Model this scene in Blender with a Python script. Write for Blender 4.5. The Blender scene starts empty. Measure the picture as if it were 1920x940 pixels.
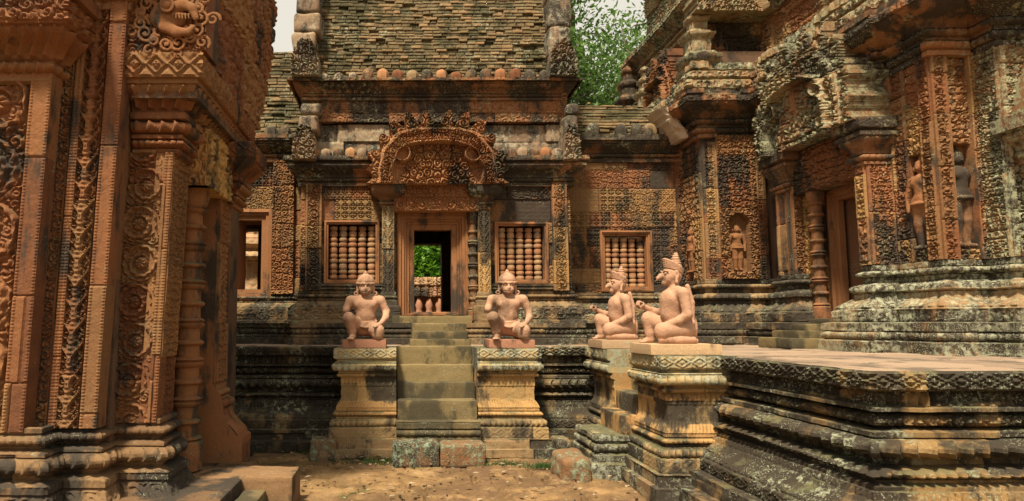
import bpy, math, random
import numpy as np
from mathutils import Vector
random.seed(7)
R = math.radians
C = bpy.context.scene
COL = C.collection

# ------------------------------------------------------------------ camera, sky, sun, exposure
EYE, F, U0, V0, PITCH = 1.55, 1200.0, 745.0, 501.0, R(5.0)
cam = bpy.data.objects.new('camera', bpy.data.cameras.new('camera'))
COL.objects.link(cam)
cam.location = (0, 0, EYE)
cam.rotation_euler = (R(90) + PITCH, 0, 0)
cam.data.sensor_width = 36
cam.data.lens = F / 1920 * 36
cam.data.shift_x = (960 - U0) / 1920
cam.data.shift_y = (V0 - 470) / 1920
cam.data.clip_end = 2000
cam.data.clip_start = 0.05
C.camera = cam

SUN_EL, SUN_AZ = 60, 208            # azimuth clockwise from +y: the sun stands behind the camera, a little to its left
world = bpy.data.worlds.new("World")
C.world = world
world.use_nodes = True
wn = world.node_tree
bg = wn.nodes['Background']
sky = wn.nodes.new('ShaderNodeTexSky')
sky.sky_type = 'NISHITA'
sky.sun_disc = False
sky.sun_elevation = R(SUN_EL)
sky.sun_rotation = R(SUN_AZ)
sky.dust_density = 6
sky.air_density = 1.2
mixw = wn.nodes.new('ShaderNodeMixRGB')
mixw.inputs[0].default_value = 0.8
mixw.inputs[2].default_value = (7.4, 6.8, 5.6, 1)   # thin white overcast
wn.links.new(sky.outputs[0], mixw.inputs[1])
wn.links.new(mixw.outputs[0], bg.inputs[0])
bg.inputs[1].default_value = 0.074
sun = bpy.data.objects.new('sun', bpy.data.lights.new('sun', 'SUN'))
COL.objects.link(sun)
sun.data.energy = 4.7
sun.data.angle = R(7)
sun.data.color = (1.0, 0.87, 0.66)
sd = Vector((math.sin(R(SUN_AZ)) * math.cos(R(SUN_EL)), math.cos(R(SUN_AZ)) * math.cos(R(SUN_EL)), math.sin(R(SUN_EL))))
sun.rotation_euler = sd.to_track_quat('Z', 'Y').to_euler()
C.view_settings.view_transform = 'Standard'
C.view_settings.look = 'None'
C.view_settings.gamma = 1
C.view_settings.use_curve_mapping = False
C.view_settings.exposure = 0.88
C.cycles.max_bounces = 6

_s, _c = math.sin(PITCH), math.cos(PITCH)
def Z(v, y):                        # height of a point seen at row v, y metres ahead
    t = (V0 - v) / F
    return EYE + y * (t * _c + _s) / (_c - t * _s)
def X(u, y, v=606):
    return (u - U0) / F * (_c * y + _s * (Z(v, y) - EYE))

# ------------------------------------------------------------------ noise and carving patterns
def _h(i, j, k=0, seed=0):
    i = np.asarray(i).astype(np.int64); j = np.asarray(j).astype(np.int64); k = np.asarray(k).astype(np.int64)
    n = (i * 374761393 + j * 668265263 + k * 1274126177 + seed * 362437) & 0xFFFFFFFF
    n = ((n ^ (n >> 13)) * 1274126177) & 0xFFFFFFFF
    n = ((n ^ (n >> 16)) * 2246822519) & 0xFFFFFFFF
    return ((n ^ (n >> 15)) & 0xFFFFFF) / float(0xFFFFFF)
def vnoise(x, y, z=0.0, seed=0):
    x, y, z = np.broadcast_arrays(np.asarray(x, float), np.asarray(y, float), np.asarray(z, float))
    i, j, k = np.floor(x), np.floor(y), np.floor(z)
    fx, fy, fz = x - i, y - j, z - k
    fx, fy, fz = [f * f * (3 - 2 * f) for f in (fx, fy, fz)]
    r = 0
    for a in (0, 1):
        for b in (0, 1):
            for c in (0, 1):
                w = (fx if a else 1 - fx) * (fy if b else 1 - fy) * (fz if c else 1 - fz)
                r = r + w * _h(i + a, j + b, k + c, seed)
    return r
def fbm(x, y, z=0.0, seed=0, o=3):
    r, a, s = 0, 0.5, 1.0
    for q in range(o):
        r = r + a * vnoise(np.asarray(x) * s, np.asarray(y) * s, np.asarray(z) * s, seed + q); a *= .5; s *= 2.1
    return r
def sst(a, b, x):
    t = np.clip((x - a) / (b - a), 0, 1); return t * t * (3 - 2 * t)

def c_foliage(s, t, sc=.12, seed=0):            # curling leaves: one spiral to a cell
    gi, gj = np.floor(s / sc), np.floor(t / sc)
    d1 = np.full(s.shape, 9.); d2 = np.full(s.shape, 9.); bx = np.zeros(s.shape); by = np.zeros(s.shape); bh = np.zeros(s.shape)
    for a in (-1, 0, 1):
        for b in (-1, 0, 1):
            i, j = gi + a, gj + b
            cx = (i + .5 + .62 * (_h(i, j, 1, seed) - .5)) * sc; cy = (j + .5 + .62 * (_h(i, j, 2, seed) - .5)) * sc
            d = np.hypot(s - cx, t - cy)
            n = d < d1
            d2 = np.where(n, d1, np.minimum(d2, d))
            bx = np.where(n, s - cx, bx); by = np.where(n, t - cy, by); bh = np.where(n, _h(i, j, 3, seed), bh)
            d1 = np.where(n, d, d1)
    th = np.arctan2(by, bx); sg = np.where(bh > .5, 1., -1.)
    ridge = .5 + .5 * np.cos(2 * np.pi * d1 / (sc * .34) - sg * th + bh * 20)
    edge = sst(.02 * sc, .2 * sc, d2 - d1)
    lobes = .5 + .5 * np.cos(th * 5 + bh * 9 + d1 / sc * 6)
    return np.clip(edge * (.22 + .55 * ridge + .23 * lobes * sst(.2, .5, d1 / sc)), 0, 1)
def c_scroll(s, t, w, pitch, seed=0):           # a rising column of volutes; s is 0 on the axis
    k = np.floor(t / pitch); q = t - (k + .5) * pitch
    sg = np.where(k % 2 == 0, 1., -1.)
    off = sg * w * .06
    Rm = .5 * min(w, pitch)
    r = np.hypot(s - off, q) / Rm; th = np.arctan2(q, (s - off) * sg)
    ph = r * 1.9 + .25 * (_h(k, 3, 1, seed) - .5) - th / (2 * np.pi)                       # a vine that winds in to a rosette
    arm = np.abs((ph % 1.0) - .5) * 2
    vine = sst(.50, .85, 1 - arm + .12 * np.cos(th * 9 + r * 14))
    curl = c_foliage(s, t, Rm * .42, seed + 2)
    ros = sst(.36, .22, r) * (.55 + .45 * np.abs(np.cos(th * 3.5)))
    body = np.maximum(np.maximum(vine * (.88 + .12 * np.cos(th * 14)), curl * .42), (.55 + .3 * np.cos(th * 13 + r * 9)) * np.exp(-((r - .90) / .10) ** 2))
    fol = c_foliage(s, t, Rm * .5, seed)
    h = np.where(r < .36, ros, np.where(r < .98, body, fol * .8)) * (1 - .8 * np.exp(-((r - 1.0) / .05) ** 2)) * (1 - .8 * np.exp(-((r - .37) / .04) ** 2))
    return np.clip(h * np.where(np.abs(s) < w * .49, 1, 0), 0, 1)
def c_vase(s, t, w, pitch, seed=0):             # stacked vases with leaves springing from each
    a = np.abs(s) / (w * .5); q = (t / pitch) % 1.0
    prof = np.interp(q, [0, .08, .14, .3, .42, .5, .56, .66, .8, .9, 1], [.3, .5, .22, .42, .66, .8, .4, .24, .3, .55, .3])
    body = np.sqrt(np.clip(1 - (a / prof) ** 2, 0, 1)) * (.9 + .1 * np.cos(q * 2 * np.pi * 5))
    lf = np.abs(a - (.12 + .85 * sst(.15, .95, q))); lf2 = np.abs(a - (.5 + .5 * np.cos((q - .25) * 5)) * .8)
    stem = np.maximum(sst(.15, .04, lf), sst(.12, .03, lf2) * .8) * .95
    fol = c_foliage(np.abs(s) + 3.3, t, w * .2, seed) * sst(prof, prof + .12, a)
    return np.clip(np.maximum(np.maximum(body, stem), fol * .8), 0, 1) * (a < 1)
def c_tapestry(s, t, p):                        # squares with a four-petalled flower each
    x = (s / p) % 1.0 * 2 - 1; y = (t / p) % 1.0 * 2 - 1
    r = np.hypot(x, y); th = np.arctan2(y, x)
    fl = sst(.08, -.02, r - (.52 + .24 * np.cos(4 * th))) * (.6 + .4 * np.cos(r * 12))
    kn = sst(.24, .12, r)
    fr = sst(.8, .9, np.maximum(np.abs(x), np.abs(y))) * sst(1.0, .96, np.maximum(np.abs(x), np.abs(y)))
    cor = sst(.3, .2, np.hypot(np.abs(x) - .72, np.abs(y) - .72)) * .7
    return np.clip(np.maximum.reduce([fl, kn, fr * .8, cor]), 0, 1)
def c_wall(s, t, i):                            # carved blocks: three designs, each block worn to its own degree
    a = c_tapestry(s, t, .118); b = c_tapestry((s + t) * .707, (t - s) * .707, .086); c = c_foliage(s, t, .085, 5)
    k = (i * 7.31) % 1.0
    return np.where(k < .62, a, np.where(k < .82, b, c)) * np.clip(1.25 - 1.3 * ((i * 13.7) % 1.0) ** 2, .12, 1)
def c_diamond(s, t, p, h):
    x = (s / p) % 1.0 * 2 - 1; y = t * 2 - 1
    m = np.abs(x) + np.abs(y)
    th = np.arctan2(y, x)
    return np.clip(np.exp(-((m - .85) / .13) ** 2) + sst(.42, .2, np.hypot(x, y)) * (.7 + .3 * np.cos(4 * th)) + .5 * sst(1.25, 1.6, m), 0, 1)
def c_beads(s, t, p):
    x = (s / p) % 1.0 * 2 - 1; y = t * 2 - 1
    return np.sqrt(np.clip(1 - x * x - y * y, 0, 1))
def c_petals(s, t, p):
    x = np.abs((s / p) % 1.0 * 2 - 1)
    e = np.sqrt(np.clip(1 - t ** 3, 0, 1)) * .92
    i = sst(e + .06, e - .1, x)
    return np.clip(i * (.55 + .45 * np.cos(x / np.maximum(e, .1) * 4.0)), 0, 1)
def c_drops(s, t, p):
    x = np.abs((s / p) % 1.0 * 2 - 1); e = (1 - t) ** .8
    return sst(e + .12, e - .12, x) * (.6 + .4 * sst(.5, .1, x))
def c_zig(s, t, p):
    x = np.abs((s / p) % 1.0 * 2 - 1)
    return np.clip(np.exp(-((x - t) / .22) ** 2) + np.exp(-((x - 1 + t) / .22) ** 2) * .9, 0, 1)
def blocks(S, T, bw, bh, seed=0):               # irregular coursed masonry -> id in 0..1, distance to the nearest joint
    rng = np.random.RandomState(seed + 5)
    t0, t1 = T.min() - 1e-6, T.max() + 1e-6
    b = [t0 - rng.rand() * bh]
    while b[-1] < t1: b.append(b[-1] + bh * (.72 + .56 * rng.rand()))
    b = np.array(b)
    r = np.clip(np.searchsorted(b, T) - 1, 0, len(b) - 2)
    dt = np.minimum(T - b[r], b[r + 1] - T)
    w = bw * (.7 + .6 * _h(r, 3, 0, seed)); o = _h(r, 7, 0, seed) * bw
    f = (S + o) / w
    wob = .22 * (_h(np.floor(f), r, 4, seed) - .5)
    f = f + 0 * wob
    c = np.floor(f); fr = f - c
    ds = np.minimum(fr, 1 - fr) * w
    return _h(c, r, 9, seed), np.minimum(dt, ds)

# ------------------------------------------------------------------ mesh building
class MB:
    def __init__(self): self.v, self.f, self.b, self.n = [], [], [], 0
    def add(self, verts, faces, blk=.5):
        verts = np.asarray(verts, float).reshape(-1, 3)
        self.v.append(verts)
        self.f += [np.asarray(g, np.int64).reshape(len(g), -1) + self.n for g in (faces if isinstance(faces, tuple) else (faces,)) if len(g)]
        self.b.append(np.broadcast_to(np.asarray(blk, float).ravel(), (len(verts),)).copy() if np.size(blk) in (1, len(verts)) else np.full(len(verts), .5))
        self.n += len(verts)
        return self
    def grid(self, P, mask=None, back=None, blk=.5):
        ny, nx = P.shape[:2]
        idx = np.arange(ny * nx).reshape(ny, nx)
        if mask is None: mask = np.ones((ny - 1, nx - 1), bool)
        q = np.stack([idx[:-1, :-1], idx[:-1, 1:], idx[1:, 1:], idx[1:, :-1]], -1)[mask]
        V = P.reshape(-1, 3); B = np.broadcast_to(blk, (ny, nx)).ravel()
        if back is not None:
            m = np.pad(mask, 1)
            core = m[1:-1, 1:-1]
            N = ny * nx; o = []
            for (nb, a, b) in ((m[:-2, 1:-1], idx[:-1, :-1], idx[:-1, 1:]), (m[2:, 1:-1], idx[1:, 1:], idx[1:, :-1]),
                               (m[1:-1, :-2], idx[1:, :-1], idx[:-1, :-1]), (m[1:-1, 2:], idx[:-1, 1:], idx[1:, 1:])):
                e = core & ~nb
                o.append(np.stack([b[e], a[e], a[e] + N, b[e] + N], -1))
            q = np.concatenate([q] + o)
            V = np.concatenate([V, back.reshape(-1, 3)]); B = np.concatenate([B, B])
        u, inv = np.unique(q, return_inverse=True)
        return self.add(V[u], inv.reshape(q.shape), B[u])
    def box(self, a, b, blk=.5):
        (x0, y0, z0), (x1, y1, z1) = a, b
        v = [(x0, y0, z0), (x1, y0, z0), (x1, y1, z0), (x0, y1, z0), (x0, y0, z1), (x1, y0, z1), (x1, y1, z1), (x0, y1, z1)]
        return self.add(v, [(0, 3, 2, 1), (4, 5, 6, 7), (0, 1, 5, 4), (1, 2, 6, 5), (2, 3, 7, 6), (3, 0, 4, 7)], blk)
    def rock(self, a, b, amp=.012, res=.035, rnd=.02, seed=0, blk=None, freq=7):   # a worn squared block
        a, b = np.array(a, float), np.array(b, float); c = (a + b) / 2; hs = (b - a) / 2
        if blk is None: blk = _h(seed, 11)
        for ax in range(3):
            i, j = [(1, 2), (2, 0), (0, 1)][ax]
            for sg in (-1, 1):
                nu = max(2, int(2 * hs[i] / res)); nv = max(2, int(2 * hs[j] / res))
                A, Bq = np.meshgrid(np.linspace(-1, 1, nu + 1), np.linspace(-1, 1, nv + 1))
                if sg < 0: A = -A
                P = np.zeros(A.shape + (3,)); P[..., i] = A * hs[i]; P[..., j] = Bq * hs[j]; P[..., ax] = sg * hs[ax]
                inn = np.sign(P) * np.maximum(np.abs(P) - 0, 0)
                core = np.clip(P, -(hs - rnd), hs - rnd); d = P - core; L = np.linalg.norm(d, axis=-1, keepdims=True)
                P = core + d / np.maximum(L, 1e-9) * np.minimum(L, rnd)
                nrm = P / np.maximum(np.linalg.norm(P / hs, axis=-1, keepdims=True), 1e-6) / hs
                nrm /= np.maximum(np.linalg.norm(nrm, axis=-1, keepdims=True), 1e-9)
                W = P + c
                n = fbm(W[..., 0] * freq, W[..., 1] * freq, W[..., 2] * freq, seed) - .45
                self.grid(W + nrm * (n * 2 * amp)[..., None], blk=blk)
        return self
    def lathe(self, c, prof, n=16, oct=False, blk=.5, wob=0):
        prof = np.asarray(prof, float)
        th = np.linspace(0, 2 * np.pi, n, endpoint=False)
        P = np.zeros((len(prof), n + 1, 3))
        for i in range(n + 1):
            a = th[i % n]
            P[:, i, 0] = c[0] + prof[:, 0] * math.cos(a); P[:, i, 1] = c[1] + prof[:, 0] * math.sin(a); P[:, i, 2] = c[2] + prof[:, 1]
        bl = np.broadcast_to(np.asarray(blk, float).reshape(-1, 1), (len(prof), n + 1)) if np.size(blk) > 1 else blk
        return self.grid(P, blk=bl)
    def build(self, name, mat, parent=None, smooth=38):
        V = np.concatenate(self.v)
        if parent is not None: V = V - np.array(ORIGIN[parent.name])
        me = bpy.data.meshes.new(name)
        me.vertices.add(len(V)); me.vertices.foreach_set('co', V.astype(np.float32).ravel())
        tot = [np.full(len(f), f.shape[1]) for f in self.f]; tot = np.concatenate(tot)
        li = np.concatenate([f.ravel() for f in self.f])
        me.loops.add(len(li)); me.loops.foreach_set('vertex_index', li.astype(np.int32))
        st = np.concatenate([[0], np.cumsum(tot)[:-1]])
        me.polygons.add(len(tot)); me.polygons.foreach_set('loop_start', st.astype(np.int32))
        me.update(calc_edges=True)
        at = me.attributes.new('blk', 'FLOAT', 'POINT'); at.data.foreach_set('value', np.concatenate(self.b).astype(np.float32))
        me.materials.append(mat)
        if smooth:
            me.shade_smooth(); me.set_sharp_from_angle(angle=R(smooth))
        me.validate()
        o = bpy.data.objects.new(name, me); COL.objects.link(o)
        if parent is not None:
            o.parent = parent; ORIGIN[o.name] = ORIGIN[parent.name]
        else: ORIGIN[o.name] = (0, 0, 0)
        return o
ORIGIN = {}
def thing(name, label, cat, loc=(0, 0, 0), group=None):
    o = bpy.data.objects.new(name, None); COL.objects.link(o)
    o.location = loc; o.empty_display_size = .2
    tag(o, label, cat, group); ORIGIN[o.name] = tuple(loc)
    return o
def tag(o, label, cat, group=None, kind=None):
    if label: o['label'] = label
    if cat: o['category'] = cat
    if group: o['group'] = group
    if kind: o['kind'] = kind
    return o

class Plane:                                     # an upright wall plane: a along, b = world z, c outwards
    def __init__(self, o, ud): self.o = np.array(o, float); self.u = np.array(ud, float); self.n = np.cross(self.u, (0, 0, 1.))
    def __call__(self, a, b, c=0.0):
        a, b, c = np.broadcast_arrays(a, b, c)
        return self.o + a[..., None] * self.u + b[..., None] * np.array((0, 0, 1.)) + c[..., None] * self.n
SOUTH = lambda y: Plane((0, y, 0), (1, 0, 0))    # faces the camera, a = x
WEST = lambda x: Plane((x, 0, 0), (0, -1, 0))    # faces -x, a = -y
EAST = lambda x: Plane((x, 0, 0), (0, 1, 0))     # faces +x, a = y

def relief(mb, pl, a0, a1, b0, b1, fn, res=.012, thick=.08, rough=.004, seed=0, bw=.55, bh=.33, joint=.012, off=.012, mask=None, lean=0.0):
    if a1 < a0: a0, a1 = a1, a0
    nx, ny = max(3, int((a1 - a0) / res)), max(3, int((b1 - b0) / res))
    A, B = np.meshgrid(np.linspace(a0, a1, nx), np.linspace(b0, b1, ny))
    idb, dj = blocks(A, B, bw, bh, seed)
    r = 0 if not fn else fn(A, B, idb) if fn.__code__.co_argcount == 3 and not fn.__defaults__ else fn(A, B)
    wear = .55 + .6 * fbm(A * 3.1, B * 3.1, seed * 3.7, seed)
    h = r * np.clip(wear, .3, 1) + (idb - .5) * off - joint * sst(.012, .003, dj) + rough * 2 * (fbm(A * 22, B * 22, seed, seed + 3) - .45)
    P = pl(A, B, h); back = pl(A, B, np.full_like(A, -thick))
    if lean:
        lx = (lean * (B - b0))[..., None] * np.array((1., 0, 0)); P = P + lx; back = back + lx
    m = None
    if mask is not None:
        Am, Bm = (A[:-1, :-1] + A[1:, 1:]) / 2, (B[:-1, :-1] + B[1:, 1:]) / 2
        m = mask(Am, Bm)
    return mb.grid(P, m, back, np.clip(idb, 0, 1))

def torus(o, z0, z1, bulge, n=7):                # half-round moulding from z0 to z1
    return [(o + bulge * math.sin(math.pi * i / n), z0 + (z1 - z0) * (.5 - .5 * math.cos(math.pi * i / n))) for i in range(n + 1)]
def cyma(o0, z0, o1, z1, n=7):
    return [(o0 + (o1 - o0) * (.5 - .5 * math.cos(math.pi * i / n)), z0 + (z1 - z0) * i / n) for i in range(n + 1)]
CARVE = {'beads': c_beads, 'petals': c_petals, 'drops': c_drops, 'zig': c_zig}
def sweep(mb, path, prof, carve=(), scale=None, ds=.016, dt=.014, rough=.006, seed=0, bw=.7, off=.01, wear0=.4):
    path = [np.array(p, float) for p in path]; ns = len(path) - 1
    scale = scale or [1] * ns
    nrm = []
    for i in range(ns):
        d = path[i + 1] - path[i]; d /= np.linalg.norm(d); nrm.append(np.array((d[1], -d[0])))
    pr = []; prev = None
    for p in prof:
        if prev is not None:
            L = math.hypot(p[0] - prev[0], p[1] - prev[1]); n = max(1, int(L / dt))
            for k in range(1, n + 1): pr.append((prev[0] + (p[0] - prev[0]) * k / n, prev[1] + (p[1] - prev[1]) * k / n))
        else: pr.append(tuple(p))
        prev = p
    pr = np.array(pr); O, ZZ = pr[:, 0], pr[:, 1]
    corner = []
    for i in range(ns + 1):
        c = np.zeros((len(O), 2)) + path[i]
        if i > 0: c += np.outer(O * scale[i - 1], nrm[i - 1])
        if i < ns and (i == 0 or abs(np.dot(nrm[i], nrm[i - 1])) < .5): c += np.outer(O * scale[i], nrm[i])
        elif i < ns: pass
        corner.append(c)
    cols, nn, S = [], [], []
    s0 = 0
    for i in range(ns):
        L = np.linalg.norm(path[i + 1] - path[i]); n = max(1, int(L / ds))
        for k in range(n + (1 if i == ns - 1 else 0)):
            f = k / n
            cols.append(corner[i] * (1 - f) + corner[i + 1] * f); S.append(s0 + f * L)
            if k == 0 and i > 0: nn.append(nrm[i] * scale[i] + nrm[i - 1] * scale[i - 1])
            else: nn.append(nrm[i] * scale[i])
        s0 += L
    XY = np.stack(cols, 1)                        # (nz, ns, 2)
    NN = np.stack(nn, 0)[None]
    S = np.array(S)[None] + 0 * O[:, None]; T = ZZ[:, None] + 0 * S
    c = np.zeros_like(S)
    for (z0, z1, kind, p, dep) in carve:
        lo, hi = min(z0, z1), max(z0, z1)
        t = (T - lo) / (hi - lo); ins = (t >= 0) & (t <= 1)
        if kind == 'foliage': k = c_foliage(S, T, p, seed)
        elif kind == 'diamond': k = c_diamond(S, np.clip(t, 0, 1), p, hi - lo)
        elif kind == 'scroll': k = c_scroll(T - (lo + hi) / 2, S, hi - lo, p, seed)
        else: k = CARVE[kind](S, np.clip(t, 0, 1), p)
        wear = np.clip(wear0 + .9 * fbm(S * 2.3, T * 2.3, seed, seed), .25, 1)
        c += np.where(ins, k * dep * wear, 0)
    course = np.floor(T / .21)
    ib = np.floor((S + _h(course, 5, 0, seed) * bw) / bw)
    fr = (S + _h(course, 5, 0, seed) * bw) / bw - ib
    idb = _h(ib, course, 8, seed)
    c += (idb - .5) * off - .008 * sst(.014, .004, np.minimum(fr, 1 - fr) * bw)
    c += rough * 2 * (fbm(S * 14, T * 14, seed + XY[..., 0].mean(), seed + 2) - .45)
    P = np.zeros(S.shape + (3,)); P[..., :2] = XY + c[..., None] * NN; P[..., 2] = T + rough * .8 * (fbm(S * 5, T * 9, 1, seed + 6) - .45)
    # rows must run upwards for outward normals
    if ZZ[-1] < ZZ[0]: P = P[::-1]; idb = idb[::-1]
    mb.grid(P, None, None, idb)
    return mb
def slab(mb, pts, z0, z1, blk=.5):               # a flat prism over a convex outline
    n = len(pts); v = [(x, y, z0) for x, y in pts] + [(x, y, z1) for x, y in pts]
    mb.add(v, ([(i, (i + 1) % n, n + (i + 1) % n, n + i) for i in range(n)], [tuple(range(n, 2 * n))], [tuple(range(n - 1, -1, -1))]), blk)
    return mb
def framing(mb, pl, a0, a1, b0, b1, steps, blk=.5, seed=0, bottom=1.0):   # nested architrave: steps = (inset, height) from outside in
    rings = []
    for ins, c in steps:
        x0, x1, z0, z1 = a0 + ins, a1 - ins, b0 + ins * bottom, b1 - ins
        pts = []
        for (p, q, n) in (((x0, z0), (x1, z0), 16), ((x1, z0), (x1, z1), 24), ((x1, z1), (x0, z1), 16), ((x0, z1), (x0, z0), 24)):
            for k in range(n): pts.append((p[0] + (q[0] - p[0]) * k / n, p[1] + (q[1] - p[1]) * k / n))
        pts.append(pts[0]); pts = np.array(pts)
        h = c + .008 * (fbm(pts[:, 0] * 9, pts[:, 1] * 9, ins * 30, seed) - .45)
        rings.append(pl(pts[:, 0], pts[:, 1], h))
    P = np.stack(rings, 0)
    return mb.grid(P, blk=blk)

# ------------------------------------------------------------------ materials
def ramp(nt, stops):
    r = nt.nodes.new('ShaderNodeValToRGB'); e = r.color_ramp.elements
    while len(e) < len(stops): e.new(.5)
    for k, (p, c) in enumerate(stops):
        e[k].position = p; e[k].color = (*c, 1) if len(c) == 3 else c
    return r
def stone(name, cols, dark=.4, lich=.3, moss=.3, dcol=(.022, .019, .015), lcol=(.36, .38, .26), bump=.35, dscale=1.3, streak=.45, rough=.92, fine=60):
    m = bpy.data.materials.new(name); m.use_nodes = True
    nt = m.node_tree; L = nt.links.new; N = nt.nodes.new
    bs = nt.nodes['Principled BSDF']; bs.inputs['Roughness'].default_value = rough
    bs.inputs['Specular IOR Level'].default_value = .25
    geo = N('ShaderNodeNewGeometry')
    def noise(scale, det=6, rg=.6, vec=None):
        n = N('ShaderNodeTexNoise'); n.inputs['Scale'].default_value = scale; n.inputs['Detail'].default_value = det; n.inputs['Roughness'].default_value = rg
        L(vec or geo.outputs['Position'], n.inputs['Vector']); return n.outputs['Fac']
    def math_(op, a, b, clamp=False):
        n = N('ShaderNodeMath'); n.operation = op; n.use_clamp = clamp
        for k, q in enumerate((a, b)):
            if isinstance(q, (int, float)): n.inputs[k].default_value = q
            else: L(q, n.inputs[k])
        return n.outputs[0]
    def step(x, lo, hi):
        n = N('ShaderNodeMapRange'); n.interpolation_type = 'SMOOTHSTEP'; L(x, n.inputs[0]); n.inputs[1].default_value = lo; n.inputs[2].default_value = hi; return n.outputs[0]
    def mix(f, a, b, blend='MIX'):
        n = N('ShaderNodeMixRGB'); n.blend_type = blend
        for k, q in enumerate((f, a, b)):
            if isinstance(q, (int, float)): n.inputs[k].default_value = q
            elif isinstance(q, tuple): n.inputs[k].default_value = (*q, 1)
            else: L(q, n.inputs[k])
        return n.outputs[0]
    at = N('ShaderNodeAttribute'); at.attribute_name = 'blk'; blk = at.outputs['Fac']
    big = noise(.9, 4); mid = noise(4.5, 7, .62); fin = noise(fine, 5, .7)
    sel = math_('ADD', math_('MULTIPLY', blk, .62), math_('MULTIPLY', mid, .42), True)
    n = len(cols)
    rp = ramp(nt, [(.12 + .72 * k / max(1, n - 1), c) for k, c in enumerate(cols)]); L(sel, rp.inputs[0])
    col = mix(.55, rp.outputs[0], mix(1, rp.outputs[0], ramp_out(nt, fin, L), 'MULTIPLY'))
    # pale crusts of lichen
    vor = noise(17, 8, .75); lm = noise(1.7, 5, .6)
    spk = math_('MULTIPLY', step(noise(75, 3, .6), .60 - lich * .06, .64 - lich * .06), step(noise(3.3, 5, .6), .58 - lich * .3, .70 - lich * .3))
    lf = math_('MULTIPLY', step(vor, .56 - lich * .16, .64 - lich * .12), step(lm, .62 - lich * .42, .78 - lich * .42))
    # black algae: runs down the face, block by block
    mp = N('ShaderNodeMapping'); mp.inputs['Scale'].default_value = (1, 1, streak); L(geo.outputs['Position'], mp.inputs['Vector'])
    dn = math_('ADD', math_('MULTIPLY', noise(dscale * 1.7, 9, .66, mp.outputs[0]), .8), math_('ADD', math_('MULTIPLY', math_('SUBTRACT', blk, .5), -.10), math_('MULTIPLY', mid, .2)))
    df = step(dn, .60 - dark * .23, .68 - dark * .22)
    col = mix(math_('MULTIPLY', df, .93), col, mix(fin, dcol, tuple(x * 2.2 for x in dcol)))
    lf = math_('MAXIMUM', lf, spk)
    col = mix(math_('MULTIPLY', lf, .85), col, mix(fin, tuple(x * .7 for x in lcol), lcol))
    # moss and dirt lying on ledges
    sx = N('ShaderNodeSeparateXYZ'); L(geo.outputs['Normal'], sx.inputs[0])
    up = math_('MULTIPLY', step(sx.outputs[2], .45, .85), step(noise(3.2, 6, .65), .62 - moss * .5, .72 - moss * .4))
    col = mix(math_('MULTIPLY', up, .8), col, mix(mid, (.05, .05, .02), (.16, .15, .075)))
    L(col, bs.inputs['Base Color'])
    b = N('ShaderNodeBump'); b.inputs['Strength'].default_value = bump; b.inputs['Distance'].default_value = .02
    L(math_('ADD', math_('MULTIPLY', fin, .35), math_('ADD', noise(24, 6, .7), math_('MULTIPLY', lf, .4))), b.inputs['Height'])
    L(b.outputs[0], bs.inputs['Normal'])
    return m
def ramp_out(nt, fac, L):
    r = ramp(nt, [(.25, (.55, .52, .5)), (.5, (.95, .95, .95)), (.75, (1.3, 1.3, 1.3))]); L(fac, r.inputs[0]); return r.outputs[0]

M_left = stone('left_sandstone', [(.095, .04, .02), (.175, .07, .03), (.22, .095, .038), (.175, .09, .04), (.25, .125, .05)], dark=.30, lich=.05, moss=.2, dscale=1.6, bump=.5, streak=.25)
M_leftbase = stone('left_base_sandstone', [(.09, .055, .03), (.14, .08, .04), (.19, .115, .055)], dark=.78, lich=.12, moss=.0)
M_yellow = stone('yellow_sandstone', [(.24, .13, .045), (.40, .24, .08), (.30, .14, .055)], dark=.36, lich=.1)
M_wall = stone('hall_sandstone', [(.095, .055, .032), (.18, .078, .036), (.25, .105, .045), (.19, .115, .052), (.30, .16, .066)], dark=.52, lich=.10, dscale=.8, streak=.35)
M_balu = stone('baluster_sandstone', [(.22, .11, .06), (.34, .16, .08), (.38, .22, .11), (.30, .20, .12)], dark=.16, lich=.1, bump=.2)
M_ped = stone('pediment_sandstone', [(.16, .08, .045), (.26, .115, .05), (.33, .15, .065), (.34, .20, .10)], dark=.34, lich=.16, lcol=(.42, .36, .22))
M_frame = stone('frame_sandstone', [(.17, .075, .035), (.26, .115, .05), (.32, .17, .07)], dark=.36, lich=.03, bump=.2, streak=.2)
M_corn = stone('cornice_sandstone', [(.11, .065, .035), (.19, .09, .042), (.27, .12, .05)], dark=.76, lich=.34, moss=.4, lcol=(.36, .35, .22))
M_base = stone('base_sandstone', [(.13, .088, .048), (.19, .12, .06), (.25, .165, .082)], dark=.76, lich=.32, moss=.2)
M_terr = stone('terrace_sandstone', [(.09, .066, .036), (.125, .086, .043), (.16, .105, .05), (.24, .145, .055)], dark=.90, lich=.34, moss=.2, dcol=(.018, .015, .011))
M_ochre = stone('ochre_sandstone', [(.20, .14, .068), (.28, .185, .08), (.40, .235, .09), (.31, .18, .072)], dark=.46, lich=.2, moss=.3)
M_cap = stone('weathered_cap_sandstone', [(.22, .18, .10), (.32, .25, .13), (.38, .27, .12)], dark=.52, lich=.62, moss=.4, lcol=(.34, .36, .27))
M_foot = stone('weathered_foot_sandstone', [(.18, .13, .07), (.26, .18, .09), (.33, .22, .10)], dark=.66, lich=.22, moss=.4)
M_step = stone('step_sandstone', [(.11, .085, .042), (.16, .12, .058), (.22, .165, .075)], dark=.66, lich=.12, moss=-.6, dcol=(.035, .03, .018))
M_tower = stone('tower_sandstone', [(.10, .052, .03), (.20, .082, .037), (.27, .115, .048), (.23, .135, .063), (.32, .18, .068)], dark=.5, lich=.26, lcol=(.36, .36, .22), dscale=.9)
M_towup = stone('tower_upper_sandstone', [(.14, .075, .042), (.22, .11, .052), (.26, .16, .077)], dark=.54, lich=.62, moss=.5, lcol=(.37, .38, .24))
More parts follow.
